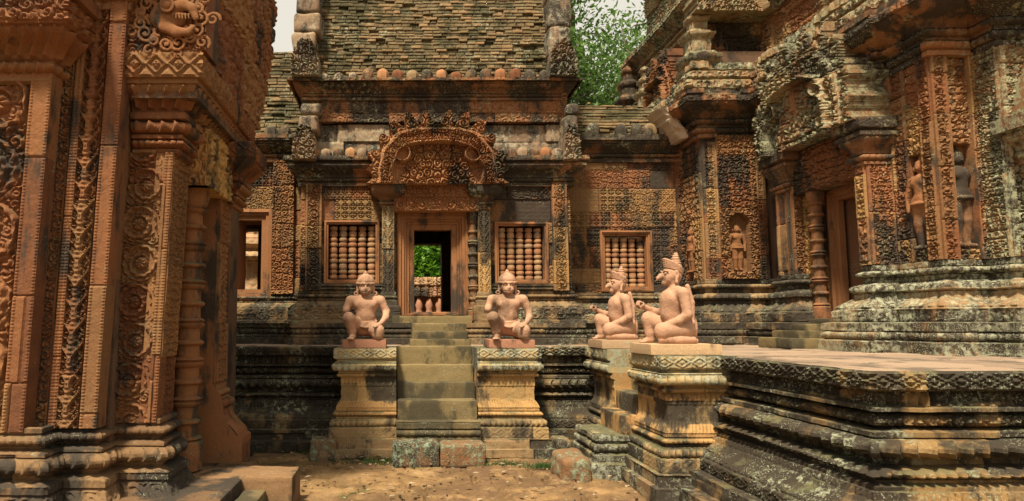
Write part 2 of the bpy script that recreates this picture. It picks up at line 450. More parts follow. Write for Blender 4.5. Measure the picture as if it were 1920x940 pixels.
M_brick = stone('roof_brick', [(.085, .058, .03), (.115, .08, .04), (.14, .094, .046), (.13, .10, .054), (.17, .115, .055), (.24, .15, .075)], dark=.55, lich=.30, moss=.7, streak=1, dcol=(.032, .028, .013))
M_statue = stone('new_pink_sandstone', [(.34, .19, .12), (.43, .25, .16), (.47, .285, .19)], dark=.34, lich=-.3, moss=-.5, bump=.6, dcol=(.13, .08, .05), fine=120)
M_plinth = stone('plinth_sandstone', [(.33, .16, .10), (.42, .21, .13)], dark=-.1, lich=.0, moss=.0)
M_plinth2 = stone('grey_plinth_sandstone', [(.36, .24, .15), (.48, .32, .18)], dark=.22, lich=.2, moss=.1)
M_thresh = stone('threshold_sandstone', [(.12, .07, .036), (.19, .11, .055), (.25, .15, .07)], dark=.45, lich=.1, moss=-.5)
M_towbase = stone('tower_base_sandstone', [(.12, .075, .042), (.19, .11, .052), (.25, .15, .07)], dark=.74, lich=.62, moss=.1, lcol=(.38, .39, .27))
M_deck = stone('deck_sandstone', [(.19, .135, .095), (.26, .185, .13), (.32, .23, .16)], dark=.40, lich=.1, moss=-.6, dcol=(.07, .055, .04), streak=1)
M_lat = stone('laterite', [(.12, .055, .028), (.18, .085, .038), (.22, .11, .05)], dark=.35, lich=.60, moss=-.2, bump=.8, lcol=(.27, .34, .23))
M_gable = stone('pale_gable_sandstone', [(.15, .095, .06), (.23, .15, .095), (.30, .21, .13)], dark=.58, lich=.46, moss=.4, lcol=(.38, .37, .27), dscale=2)
M_pale = stone('pale_gutter_sandstone', [(.40, .29, .2), (.50, .38, .27)], dark=.2, lich=.4, lcol=(.5, .47, .36))
M_slab = stone('door_slab_sandstone', [(.10, .05, .028), (.17, .08, .04)], dark=.4, lich=.0, streak=.3)
M_far = stone('far_sandstone', [(.26, .15, .09), (.40, .22, .12), (.44, .30, .16)], dark=.38, lich=.3)
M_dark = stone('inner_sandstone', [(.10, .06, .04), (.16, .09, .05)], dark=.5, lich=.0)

# ------------------------------------------------------------------ ground
def build_ground():
    def axis(lo, hi, st, far):
        a = np.arange(lo, hi, st); out = []
        d = st; p = hi
        while p < far: out.append(p); d *= 1.5; p += d
        left = []; d = st; p = lo - st
        while p > -far: left.append(p); d *= 1.5; p -= d
        return np.concatenate([left[::-1], a, out])
    xs, ys = axis(-4, 5, .028, 400), axis(3.2, 9, .028, 400)
    A, B = np.meshgrid(xs, ys)
    idb, dj = blocks(A + .3 * fbm(A, B, 0, 3), B + .25 * fbm(A * .8, B * .8, 5, 4), .62, .42, 3)
    cover = sst(.38, .62, fbm(A * .9 + 7, B * .9, 0, 12))
    h = .05 * (fbm(A * 1.3, B * 1.3, 0, 1) - .5) + .018 * (fbm(A * 9, B * 9, 0, 2) - .45) + (1 - .75 * cover) * ((idb - .5) * .05 - .045 * sst(.035, .005, dj)) + .012 * (fbm(A * 30, B * 30, 0, 8) - .45)
    P = np.stack([A, B, h - .01], -1)
    m = bpy.data.materials.new('courtyard_earth'); m.use_nodes = True
    nt = m.node_tree; L = nt.links.new; N = nt.nodes.new
    bs = nt.nodes['Principled BSDF']; bs.inputs['Roughness'].default_value = .95; bs.inputs['Specular IOR Level'].default_value = .15
    geo = N('ShaderNodeNewGeometry')
    def noise(sc, det=6, rg=.6):
        n = N('ShaderNodeTexNoise'); n.inputs['Scale'].default_value = sc; n.inputs['Detail'].default_value = det; n.inputs['Roughness'].default_value = rg
        L(geo.outputs['Position'], n.inputs['Vector']); return n.outputs['Fac']
    def step(x, lo, hi):
        n = N('ShaderNodeMapRange'); n.interpolation_type = 'SMOOTHSTEP'; L(x, n.inputs[0]); n.inputs[1].default_value = lo; n.inputs[2].default_value = hi; return n.outputs[0]
    def mix(f, a, b):
        n = N('ShaderNodeMixRGB')
        for k, q in enumerate((f, a, b)):
            if isinstance(q, tuple): n.inputs[k].default_value = (*q, 1)
            else: L(q, n.inputs[k])
        return n.outputs[0]
    r = ramp(nt, [(.30, (.07, .045, .022)), (.43, (.15, .09, .04)), (.54, (.28, .17, .075)), (.70, (.38, .25, .125))]); L(noise(2.0, 8, .65), r.inputs[0])
    c = mix(step(noise(38, 5, .7), .3, .75), mix(step(noise(6), .3, .7), (.15, .10, .05), r.outputs[0]), r.outputs[0])
    at = N('ShaderNodeAttribute'); at.attribute_name = 'blk'
    pv = N('ShaderNodeMath'); pv.operation = 'MULTIPLY'; L(at.outputs['Fac'], pv.inputs[0]); L(step(noise(5, 7, .7), .38, .58), pv.inputs[1])
    c = mix(pv.outputs[0], c, mix(noise(22, 6, .7), (.07, .042, .024), (.19, .115, .06)))
    c = mix(step(noise(1.1, 7, .7), .60, .70), c, mix(noise(30), (.04, .055, .01), (.10, .11, .03)))
    c = mix(step(noise(11, 8, .75), .6, .7), c, (.10, .07, .04))
    L(c, bs.inputs['Base Color'])
    b = N('ShaderNodeBump'); b.inputs['Strength'].default_value = .6; b.inputs['Distance'].default_value = .02; L(noise(45, 7, .75), b.inputs['Height']); L(b.outputs[0], bs.inputs['Normal'])
    o = MB().grid(P, blk=np.clip(1 - cover, 0, 1)).build('ground', m); tag(o, 'bare reddish earth and worn laterite paving of the courtyard', 'ground', kind='structure')
build_ground()

# ------------------------------------------------------------------ terrace
PZ = 1.25
TX, TY, TF = 2.95, 8.35, 4.04
t_terr = thing('stone_terrace', 'long dark moulded stone terrace that carries the hall and the tower', 'terrace', (TX, TY, 0))
tprof = [(-.02, PZ), (0, PZ - .015), (0, 1.14), (-.02, 1.125), (-.10, 1.115), (-.10, 1.03), (-.03, 1.02), (-.03, .998), (-.15, .985)] + torus(-.15, .975, .895, .07) + \
        [(-.16, .885), (-.03, .87), (-.03, .84)] + torus(-.05, .83, .72, .09) + [(-.09, .71), (-.09, .665), (-.02, .66)] + torus(-.02, .66, .60, .06) + \
        [(0, .59), (.0, .575), (.05, .56), (.05, .535)] + [(.07, .53), (.07, .485), (.10, .48)] + cyma(.10, .48, .24, .36) + [(.26, .35), (.26, .25), (.36, .245), (.36, .13), (.50, .125), (.50, -.05)]
tcarve = [(1.14, 1.235, 'diamond', .17, .025), (1.03, 1.11, 'petals', .07, .04), (.895, .975, 'foliage', .08, .045), (.72, .83, 'petals', .11, .055), (.60, .66, 'beads', .065, .045),
          (.485, .53, 'drops', .045, .018), (.37, .47, 'foliage', .1, .015), (.26, .345, 'diamond', .22, .012)]
mb = MB(); sweep(mb, [(-5, TY), (TX, TY), (TX, TF), (9, TF)], tprof, tcarve, seed=21, rough=.013, off=.028, wear0=.6, bw=.62, ds=.013, dt=.011)
mb.build('moulded_side', M_terr, t_terr)
def deck(mb, x0, x1, y0, y1, seed):
    nx, ny = int((x1 - x0) / .03), int((y1 - y0) / .03)
    A, B = np.meshgrid(np.linspace(x0, x1, nx), np.linspace(y0, y1, ny))
    idb, dj = blocks(A, B, .75, .5, seed)
    h = (idb - .5) * .012 - .012 * sst(.02, .005, dj) + .012 * (fbm(A * 5, B * 5, 0, seed) - .45)
    P = np.stack([A, B, PZ + h - .004], -1); mb.grid(P, blk=idb)
mb = MB(); deck(mb, TX + .02, 9, TF + .02, 12.5, 4); deck(mb, -5, TX + .02, TY + .02, 12.5, 9); mb.build('paved_deck', M_deck, t_terr)

# ------------------------------------------------------------------ stairs and pedestals
PED = [(.0, PZ), (.0, 1.135), (-.01, 1.125), (-.035, 1.12), (-.035, 1.10), (-.02, 1.095)] + [(.0, 1.085)] + torus(-.02, 1.08, .985, .035) + [(-.05, .98), (-.05, .955), (-.035, .95), (-.035, .92), (-.07, .91),
       (-.075, .90), (-.075, .66)] + cyma(-.075, .66, -.03, .53) + [(-.03, .52), (-.05, .515)] + torus(-.05, .51, .455, .04) + [(-.03, .45), (-.03, .43), (.0, .425)] + torus(-.0, .42, .345, .03) + \
      [(.02, .34), (.05, .335), (.05, .215), (.09, .21), (.09, .105), (.14, .10), (.14, -.05)]
PEDC = [(1.14, 1.24, 'diamond', .16, .014), (.985, 1.08, 'petals', .075, .022), (.925, .95, 'beads', .03, .012), (.80, .90, 'drops', .05, .014), (.555, .66, 'drops', .035, .014),
        (.455, .51, 'beads', .045, .022), (.345, .42, 'petals', .06, .022), (.22, .33, 'diamond', .14, .008)]
def pedestal(label, path, scale, loc, seed, mat=None):
    t = thing('statue_pedestal', label, 'pedestal', loc, 'pedestals flanking the stairs')
    hi = [p for p in PED if p[1] >= .21]; lo = [(.05, .213)] + [p for p in PED if p[1] < .213]
    i1 = next(i for i, p in enumerate(hi) if p[1] < .984); i2 = next(i for i, p in enumerate(hi) if p[1] < .452)
    sweep_ = lambda pr, m_, nm: sweep(MB(), path, pr, PEDC, scale=scale, seed=seed, ds=.011, dt=.009, rough=.007).build(nm, m_, t)
    sweep_(hi[i1 - 1:i2 + 1], M_ochre, 'shaft'); sweep_(hi[i2:], M_foot, 'foot_moulding')
    mb = MB(); sweep(mb, path, hi[:i1], PEDC, scale=scale, seed=seed, ds=.011, dt=.009, rough=.008)
    xs = [p[0] for p in path]; ys = [p[1] for p in path]
    n = 24
    A, B = np.meshgrid(np.linspace(min(xs), max(xs), n), np.linspace(min(ys), max(ys), n)); mb.grid(np.stack([A, B, PZ - .001 + .006 * (fbm(A * 8, B * 8, 0, seed) - .5)], -1))
    mb.build('cap', M_cap, t)
    mb = MB(); sweep(mb, path, [(-.1, .214)] + lo, (), scale=scale, seed=seed + 3, rough=.01, off=.015); mb.build('base_step', M_base, t)
    return t
SY = 7.64
sx0, sx1 = X(743, SY), X(895, SY)
p1l, p2r = X(627, SY), X(1014, SY)
pedestal('ochre pedestal with carved cap under the monkey statue left of the central stairs', [(p1l, TY + .1), (p1l, SY), (sx0, SY), (sx0, TY + .1)], [1, 1, 0], ((p1l + sx0) / 2, SY + .35, 0), 31)
pedestal('ochre pedestal with carved cap under the monkey statue right of the central stairs', [(sx1, TY + .1), (sx1, SY), (p2r, SY), (p2r, TY + .1)], [0, 1, 1], ((p2r + sx1) / 2, SY + .35, 0), 37)
WX = 2.4
P3n, P3f, P4n, P4f = 7.38, 8.22, 5.88, 6.67
pedestal('pedestal with bare yellowish side beside the small side stairs, under the farther bird statue', [(TX + .1, P3f), (WX, P3f), (WX, P3n), (TX + .1, P3n)], [1, 1, 0], (WX + .3, (P3n + P3f) / 2, 0), 43)
pedestal('tallest looking pedestal, nearest the camera, under the nearer bird statue', [(TX + .15, P4f), (WX, P4f), (WX, P4n), (TX + .15, P4n)], [0, 1, 1], (WX + .3, (P4n + P4f) / 2, 0), 47)

def steps_x(t, x0, x1, levels, mat, seed):
    for k, (z0, z1, y0, y1) in enumerate(levels):
        MB().rock((x0 + .004 + .003 * k, y0, z0), (x1 - .004 - .003 * k, y1, z1), amp=.01, res=.022, rnd=.012, seed=seed + k).build('step', mat, t)
t = thing('central_staircase', 'worn stone staircase between the two monkey statue pedestals', 'staircase', ((sx0 + sx1) / 2, 7.5, 0))
steps_x(t, sx0, sx1, [(.64, PZ + .004, 8.2, 8.7), (.64, 1.035, 8.02, 8.3), (.4, .835, 7.83, 8.3), (.35, .645, 7.62, 8.2)], M_step, 60)
mb = MB(); sweep(mb, [(sx0 + .0, 7.9), (sx0 + .0, 7.44), (sx1 - .0, 7.44), (sx1 - .0, 7.9)], [(-.02, .425), (0, .41), (0, .35), (-.025, .34)] + torus(-.02, .33, .26, .03) + [(-.02, .25), (.0, .24), (.0, .19), (.02, .18), (.02, -.02)],
             [(.26, .33, 'petals', .09, .012)], scale=[.0, 1, .0], seed=65, rough=.012)
A, B = np.meshgrid(np.linspace(sx0, sx1, 30), np.linspace(7.445, 7.9, 20)); mb.grid(np.stack([A, B, .424 + .012 * (fbm(A * 6, B * 6, 0, 6) - .5)], -1)); mb.build('moulded_step', M_step, t)
for k, (a, b) in enumerate(((735, 823), (825, 908))):
    o = MB().rock((X(a, 7.2), 7.18, -.04), (X(b, 7.2), 7.5, .235 - .012 * k), amp=.022, res=.02, rnd=.035, seed=70 + k).build('laterite_block', M_lat)
    tag(o, ['left one of two lichened laterite blocks at the foot of the central stairs', 'right one of two lichened laterite blocks at the foot of the central stairs'][k], 'stone block', 'laterite blocks at the foot of the stairs')

t = thing('side_staircase', 'small stone staircase between the two bird statue pedestals', 'staircase', (2.4, 7.0, 0))
for k, (z1, x0) in enumerate(((PZ - .003, 2.86), (1.02, 2.66), (.80, 2.48), (.60, 2.30))):
    MB().rock((x0, P4f + .004 + .003 * k, .1), (x0 + .5, P3n - .004 - .003 * k, z1), amp=.01, res=.022, rnd=.012, seed=80 + k).build('step', M_ochre if k > 1 else M_step, t)
ms = [(-.03, .41), (.0, .395), (0, .35), (-.03, .335)] + torus(-.03, .32, .24, .045) + [(-.02, .23), (.03, .21), (.03, .14), (.06, .12), (.06, -.04)]
mb = MB(); sweep(mb, [(2.4, 7.42), (2.02, 7.42), (2.02, 6.66), (2.4, 6.66)], ms, [(.24, .32, 'petals', .1, .015)], seed=85, rough=.022)
A, B = np.meshgrid(np.linspace(2.04, 2.45, 24), np.linspace(6.68, 7.4, 24)); mb.grid(np.stack([A, B, .409 + .015 * (fbm(A * 6, B * 6, 0, 6) - .5)], -1)); mb.build('moulded_step', M_cap, t)
o = MB().rock((1.62, 6.42, -.06), (1.92, 6.98, .22), amp=.05, res=.02, rnd=.06, seed=88, freq=6).build('laterite_block', M_lat)
tag(o, 'rough red laterite block at the foot of the small side stairs', 'stone block')
# kerb stones at the foot of the terrace
for k, (u0, u1, y, z1, lab) in enumerate(((583, 632, 7.5, .21, 'reddish kerb stone against the left pedestal base step'), (540, 592, 8.0, .17, 'short kerb stone between the long kerb stone and the reddish one'),
                                          (455, 536, 8.0, .20, 'long pale kerb stone at the foot of the terrace beside the left tower'), (1040, 1068, 7.55, .2, 'low kerb stone at the corner between the two staircases'))):
    o = MB().rock((X(u0, y), y, -.05), (X(u1, y), y + .36, z1), amp=.02, res=.022, rnd=.03, seed=90 + k).build('kerb_stone', M_base if k else M_lat); tag(o, lab, 'kerb stone', 'kerb stones along the terrace foot')

# ------------------------------------------------------------------ hall
YW = 9.3
AX = X(817.5, YW)
xl, xr = X(562, YW), X(1073, YW)
hall = thing('temple_hall', 'red sandstone temple hall with central doorway, baluster windows and brick vault roof', 'temple hall', (AX, YW, PZ))
S = SOUTH
z_base, z_sill = 1.93, 1.71
zc0, zc1 = Z(345, 9.2), Z(292, 9.1)
wl = (X(607, YW), X(711, YW), Z(532, YW), Z(414, YW)); wr = (X(929, YW), X(1030, YW), Z(532, YW), Z(417, YW))
dr = (X(745, YW), X(880, YW), z_sill - .06, Z(399, YW))
def rect_out(rects, pad=.02):
    def f(A, B):
        m = np.ones(A.shape, bool)
        for (a, b, c, d) in rects: m &= ~((A > a + pad) & (A < b - pad) & (B > c + pad) & (B < d - pad))
        return m
    return f
mb = MB(); relief(mb, S(YW), xl, xr, 1.5, zc0 + .05, lambda a, b, i: c_wall(a, b, i) * .036, res=.0105, thick=.4, seed=101, mask=rect_out([wl, wr, dr]), bw=.42, bh=.27, off=.02)
mb.build('front_wall', M_wall, hall)
mb = MB(); relief(mb, EAST(xr), YW + .02, 10.1, 1.5, 5, lambda A, B: c_foliage(A, B, .1, 3) * .03, res=.02, seed=103); mb.build('side_wall', M_wall, hall); mb = MB(); 0 and mb.grid(EAST(xr)(*np.meshgrid(np.linspace(YW, 10.1, 30), np.linspace(1.5, 5, 60)), 0)); relief(mb, WEST(xl), -10.1, -YW - .02, 1.5, 5, lambda A, B: c_foliage(A, B, .1, 3) * .03, res=.02, seed=104); mb.build('side_wall', M_wall, hall)
# low plinth on the terrace and moulded wall base
PLN = [(-.15, 1.552), (0, 1.55), (0, 1.49), (-.03, 1.48)] + torus(-.04, 1.47, 1.40, .035) + [(-.03, 1.39), (.0, 1.385), (.0, 1.34), (.03, 1.335), (.03, PZ - .02)]
PLC = [(1.40, 1.47, 'petals', .07, .02), (1.34, 1.385, 'beads', .05, .012)]
mb = MB(); sweep(mb, [(-5, 9.45), (xl - .08, 9.45), (xl - .08, 8.95), (xr + .1, 8.95), (xr + .1, 9.45), (4.6, 9.45)], PLN, PLC, seed=111, rough=.012, off=.02)
A, B = np.meshgrid(np.linspace(-5, 4.6, 200), np.linspace(9.40, 10.1, 24)); mb.grid(np.stack([A, B, 1.548 + 0 * A], -1))
A, B = np.meshgrid(np.linspace(xl - .08, xr + .1, 120), np.linspace(8.96, 9.42, 20)); mb.grid(np.stack([A, B, 1.5485 + .01 * (fbm(A * 8, B * 8, 0, 3) - .5)], -1))
mb.build('plinth', M_base, hall)
BSE = [(.0, 2.02), (.03, 2.01), (.03, 1.975)] + torus(.02, 1.965, 1.91, .045) + [(.04, 1.90), (.04, 1.88), (.02, 1.875)] + cyma(.03, 1.87, .12, 1.78) + [(.14, 1.775), (.14, 1.60), (.18, 1.59), (.18, 1.545)]
BSC = [(1.91, 1.965, 'beads', .06, .02), (1.61, 1.765, 'scroll', .15, .02), (1.79, 1.86, 'petals', .1, .015)]
dl, drr = X(722, YW), X(917, YW)
for (a, b, k) in ((xl, dl, 0), (drr, xr, 1)):
    mb = MB(); sweep(mb, [(a, YW + .5), (a, YW), (b, YW), (b, YW + .3)], BSE, BSC, seed=115 + k, rough=.01, off=.015, ds=.012, dt=.011); mb.build('wall_base', M_base, hall)
# pilaster strips at the outer corners
for k, (u0, u1) in enumerate(((572, 602), (1038, 1066))):
    a, b = X(u0, YW), X(u1, YW)
    mb = MB(); relief(mb, S(YW - .06), a, b, 2.02, zc0, lambda A, B, a=a, b=b: np.where(np.abs(A - (a + b) / 2) < (b - a) * .36, c_scroll(A - (a + b) / 2, B, (b - a) * .7, .17, 3) * .045, .02), res=.0085, thick=.1, seed=121 + k, bh=.42, off=.025)
    mb.build('corner_pilaster', M_tower if k else M_wall, hall)
# windows with turned balusters
def baluster_prof(r, h):
    p = [(0, 0), (r * .75, 0)]; n = 9; z = 0
    pat = [(1.0, .5), (.72, .25), (.95, .45), (.7, .2), (.9, .7), (.7, .2)]
    tot = sum(q[1] for q in pat) * 3 + .5; k = h / tot
    for q in range(3):
        for rr, hh in pat:
            for i in range(4): p.append((r * (rr - .14 + .14 * math.sin(math.pi * (i + .5) / 4)), z + hh * k * i / 3.2))
            z += hh * k
    p += [(r * .9, z), (r * .9, h), (0, h)]
    return p
def window(parent, y, rect, op, n=5, seed=0, deep=.34):
    a, b, c, d = rect; oa, ob, oc, od = op
    w = framing(MB(), S(y), a, b, c, d, [(-.0, -.02), (0, .045), (.028, .05), (.032, .03), (.055, .03), (.058, .012), (oa - a - .004, .012), (oa - a, -.12)], seed=seed).build('window', M_frame, parent)
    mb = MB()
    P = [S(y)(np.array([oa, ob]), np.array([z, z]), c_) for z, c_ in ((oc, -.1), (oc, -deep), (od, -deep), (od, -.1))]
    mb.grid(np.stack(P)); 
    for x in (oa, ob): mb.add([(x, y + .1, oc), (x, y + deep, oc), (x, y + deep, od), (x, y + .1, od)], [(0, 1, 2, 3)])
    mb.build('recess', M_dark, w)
    r = (ob - oa) / n / 2 * .88
    for k in range(n):
        x = oa + (ob - oa) * (k + .5) / n
        pr = baluster_prof(r * 1.06, od - oc)
        bl = np.array([_h(int(q[1] / .09), k, 3, seed) for q in pr])
        MB().lathe((x, y + .1, oc), pr, 14, blk=bl).build('baluster', M_balu, w)
window(hall, YW - .0, wl, (X(614, YW), X(705, YW), Z(522, YW), Z(424, YW)), seed=131)
window(hall, YW - .0, wr, (X(936, YW), X(1022, YW), Z(524, YW), Z(427, YW)), seed=137)
for k, w_ in enumerate((wl, wr)):
    mb = MB(); sweep(mb, [(w_[0] - .08, YW), (w_[1] + .08, YW)], [(.0, w_[2]), (.07, w_[2] - .005), (.07, w_[2] - .04), (.04, w_[2] - .05)] + torus(.03, w_[2] - .055, w_[2] - .1, .03) + [(.03, w_[2] - .11)], [(w_[2] - .1, w_[2] - .055, 'beads', .05, .012)], seed=140 + k); mb.build('window_sill', M_base, hall)

# doorway
df = framing(MB(), S(YW - .02), dr[0], dr[1], z_sill - .06, dr[3], [(0, -.1), (0, .03), (.05, .04), (.055, .01), (.10, .012), (.105, -.02), (.13, -.02), (.135, -.05), (.17, -.05), (.175, -.07), (X(777, YW) - dr[0], -.08), (X(777, YW) - dr[0] + .002, -.2)], seed=151, bottom=.25)
dfo = df.build('door_frame', M_frame, hall)
do = (X(777, YW), X(858, YW), z_sill, Z(417, YW))
# dark room behind, with a second doorway in its far wall
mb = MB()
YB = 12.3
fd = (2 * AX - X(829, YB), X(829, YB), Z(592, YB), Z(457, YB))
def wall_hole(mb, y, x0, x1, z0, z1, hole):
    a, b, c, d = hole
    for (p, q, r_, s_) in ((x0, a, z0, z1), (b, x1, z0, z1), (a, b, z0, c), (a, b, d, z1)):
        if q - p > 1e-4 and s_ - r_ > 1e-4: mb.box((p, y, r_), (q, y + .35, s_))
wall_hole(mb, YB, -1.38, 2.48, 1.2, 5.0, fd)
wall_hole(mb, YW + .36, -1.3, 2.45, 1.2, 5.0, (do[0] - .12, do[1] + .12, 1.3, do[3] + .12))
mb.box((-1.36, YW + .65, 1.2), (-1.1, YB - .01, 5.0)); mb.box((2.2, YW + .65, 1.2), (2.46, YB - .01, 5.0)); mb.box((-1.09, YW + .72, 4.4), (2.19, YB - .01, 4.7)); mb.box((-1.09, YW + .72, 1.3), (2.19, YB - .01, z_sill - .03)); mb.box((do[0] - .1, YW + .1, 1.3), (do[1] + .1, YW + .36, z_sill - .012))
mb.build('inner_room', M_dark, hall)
# colonette right of the door
def colonette_prof(r, h, n=4):
    p = [(0, 0), (r * 1.25, 0), (r * 1.25, h * .09), (r * 1.05, h * .1)]
    for k in range(n):
        z0 = h * (.1 + .82 * k / n); dz = h * .82 / n
        for f, rr in ((0, .98), (.05, 1.2), (.1, 1.0), (.12, .85), (.4, .84), (.42, 1.02), (.46, 1.15), (.5, 1.15), (.54, 1.02), (.56, .85), (.84, .84), (.86, .95), (.9, 1.12), (.95, 1.2), (.99, 1.0)): p.append((r * rr, z0 + dz * f))
    p += [(r * 1.2, h * .93), (r * 1.3, h * .96), (r * 1.3, h), (0, h)]
    return p
ch = Z(400, YW) - 1.58
MB().lathe((X(888, YW - .05), YW - .07, 1.58), colonette_prof(.068, ch), 12).build('colonette', M_corn, hall)
# door pilasters with capitals
zp = Z(388, 9.1)
for k, (u0, u1) in enumerate(((716, 739), (898, 921))):
    a, b = X(u0, 9.15), X(u1, 9.15); m_ = (a + b) / 2
    pil = MB(); relief(pil, S(9.13), a, b, 1.98, zp, lambda A, B, m_=m_, a=a, b=b: np.where(np.abs(A - m_) < (b - a) * .38, c_vase(A - m_, B, (b - a) * .74, .17, 5) * .03, .018), res=.0075, thick=.16, seed=161 + k, bh=.7)
    pil = pil.build('door_pilaster', M_ochre if k else M_base, hall)
    mb = MB(); sweep(mb, [(a, 9.4), (a, 9.13), (b, 9.13), (b, 9.4)], [(0, 2.0), (.02, 1.99), (.02, 1.95)] + torus(.01, 1.94, 1.89, .03) + [(.02, 1.88), (.05, 1.87), (.05, 1.80), (.08, 1.79), (.08, 1.54)], [(1.57, 1.78, 'foliage', .1, .015)], seed=165 + k); mb.build('pilaster_base', M_base, pil)
    zt = Z(346, 9.0)
    mb = MB(); sweep(mb, [(a, 9.4), (a, 9.13), (b, 9.13), (b, 9.4)], [(0, zp - .02), (.03, zp), (.03, zp + .02), (.0, zp + .03)] + torus(.01, zp + .03, zp + .08, .03) + cyma(.03, zp + .09, .15, zp + .2) + [(.16, zp + .21), (.16, zt), (0, zt + .002)], [(zp + .03, zp + .08, 'beads', .04, .012), (zp + .1, zp + .2, 'petals', .06, .015)], seed=168 + k, ds=.011, dt=.01); mb.build('capital', M_corn, pil)
# lintel
la, lb, lz0, lz1 = X(739, 9.1), X(899, 9.1), Z(396, 9.1), Z(346, 9.1)
mb = MB(); relief(mb, S(9.10), la, lb, lz0, lz1, lambda A, B: np.maximum(c_scroll(B - (lz0 + .1), np.abs(A - AX) + .03, .2, .155, 2), c_foliage(np.abs(A - AX) + 1, B, .085, 4) * (B > lz0 + .2)) * .06, res=.008, thick=.3, seed=171, bw=3, bh=2); mb.build('carved_lintel', M_ped, hall)
# pediment
def pediment_fn(w, h, dep, seed, sc=.1):
    # a: distance from the axis, b: height above the foot. returns height and outline
    def q_(a, b): return ((np.abs(a) / (w * .86)) ** 3.2 + (np.maximum(b, 0) / (h * .80)) ** 2.6) ** (1 / 2.9)
    def hf(a, b):
        q = q_(a, b) + .012 * np.sin(b / h * 25); A = np.abs(a)
        fol = c_foliage(A + 2.2, b + 1.3, sc, seed); fin = c_foliage(A + 5, b, sc * .7, seed + 1)
        band = sst(.70, .73, q) * sst(.95, .92, q)
        r1 = np.exp(-((q - .735) / .022) ** 2); r2 = np.exp(-((q - .955) / .028) ** 2)
        tym = sst(.71, .69, q)
        mid = sst(.62 * w, .45 * w, A + b * .35)
        hgt = dep * (tym * (.04 + .72 * fol * (.2 + .8 * mid)) + band * (.38 + .62 * fin) + 0.8 * r1 + .75 * r2 + sst(.97, 1.0, q) * (.25 + .6 * fol))
        # inner lobes hanging from the rim
        for (lx, lz) in ((.50 * w, .40 * h),):
            rr = np.hypot(A - lx, b - lz) / (.115 * w)
            hgt = np.where((rr < 1.15) & (q < .74), dep * (.9 * np.exp(-((rr - .95) / .16) ** 2) + .25), hgt)
        return hgt
    def mask(a, b):
        q = q_(a, b); A = np.abs(a)
        th = np.arctan2(b, A)
        flame = 1.0 + .24 * np.abs(np.cos(th * 13 + .5)) ** 1.4 * (.5 + .5 * sst(.5, 1.2, th))
        naga = (A < w * (1.0 - .08 * np.abs(np.sin(b / h * 16)))) & (b < h * (.42 + .07 * np.cos(A / w * 40))) & (A > .6 * w)
        return (b >= 0) & ((q < flame) | naga)
    return hf, mask
pz0, pz1 = Z(346, 9.0), Z(212, 9.0)
pw = (X(956, 9.0) - X(687, 9.0)) / 2; px = (X(956, 9.0) + X(687, 9.0)) / 2
hf, mk = pediment_fn(pw, (pz1 - pz0), .17, 6, .125)
mb = MB(); relief(mb, S(8.98), px - pw, px + pw, pz0, pz1 + .05, lambda A, B: hf(A - px, B - pz0), res=.0085, thick=.3, seed=181, bw=1.3, bh=.42, off=.01, mask=lambda A, B: mk(A - px, B - pz0))
mb.build('pediment', M_ped, hall)
# lower cornice with lotus antefixes
CP = [(.0, zc0 - .03), (.05, zc0 - .02), (.05, zc0 + .03), (.02, zc0 + .035)] + torus(.02, zc0 + .04, zc0 + .10, .04) + [(.05, zc0 + .105), (.05, zc0 + .14)] + cyma(.05, zc0 + .145, .18, zc0 + .25) + [(.2, zc0 + .255), (.2, zc0 + .29), (.17, zc0 + .295), (.17, zc0 + .32), (.23, zc0 + .325), (.23, zc1), (-.2, zc1 + .003)]
CC = [(zc0 + .04, zc0 + .10, 'beads', .06, .02), (zc0 + .15, zc0 + .25, 'petals', .08, .025), (zc0 + .33, zc1, 'drops', .06, .012)]
mb = MB(); sweep(mb, [(xl, YW + .8), (xl, YW), (xr, YW), (xr, YW + .8)], CP, CC, seed=191, rough=.012, off=.02); mb.build('lower_cornice', M_corn, hall)
def antefix(x, y, z, w, h, parent, seed, mat):
    s_ = w / 2
    p = [(0, -.02), (s_ * .9, -.02), (s_, h * .15), (s_ * 1.03, h * .4), (s_ * .96, h * .62), (s_ * .74, h * .8), (s_ * .40, h * .92), (s_ * .12, h * .98), (0, h)]
    m = MB(); n = 14; th = np.linspace(0, 2 * np.pi, n + 1)
    pr = np.array(p); P = np.zeros((len(pr), n + 1, 3))
    rr = pr[:, 0][:, None] * (1 + .07 * np.cos(th * 7)[None])
    P[..., 0] = x + rr * np.cos(th); P[..., 1] = y + rr * np.sin(th) * .8; P[..., 2] = z + pr[:, 1][:, None]
    P += .03 * (np.stack([fbm(P[..., 0] * 14, P[..., 1] * 14, P[..., 2] * 14, seed + q) for q in range(3)], -1) - .45)
    m.grid(P, blk=_h(seed, 2)); return m.build('antefix', mat, parent)
for (u0, u1, n) in ((583, 678, 5), (966, 1056, 5)):
    for k in range(n): antefix(X(u0 + (u1 - u0) * k / (n - 1), 9.0), YW - .17 + random.uniform(-.01, .01), zc1 - .005, .155, random.uniform(.12, .15), hall, 200 + k + int(u0), (M_ped, M_gable, M_corn)[k % 3])
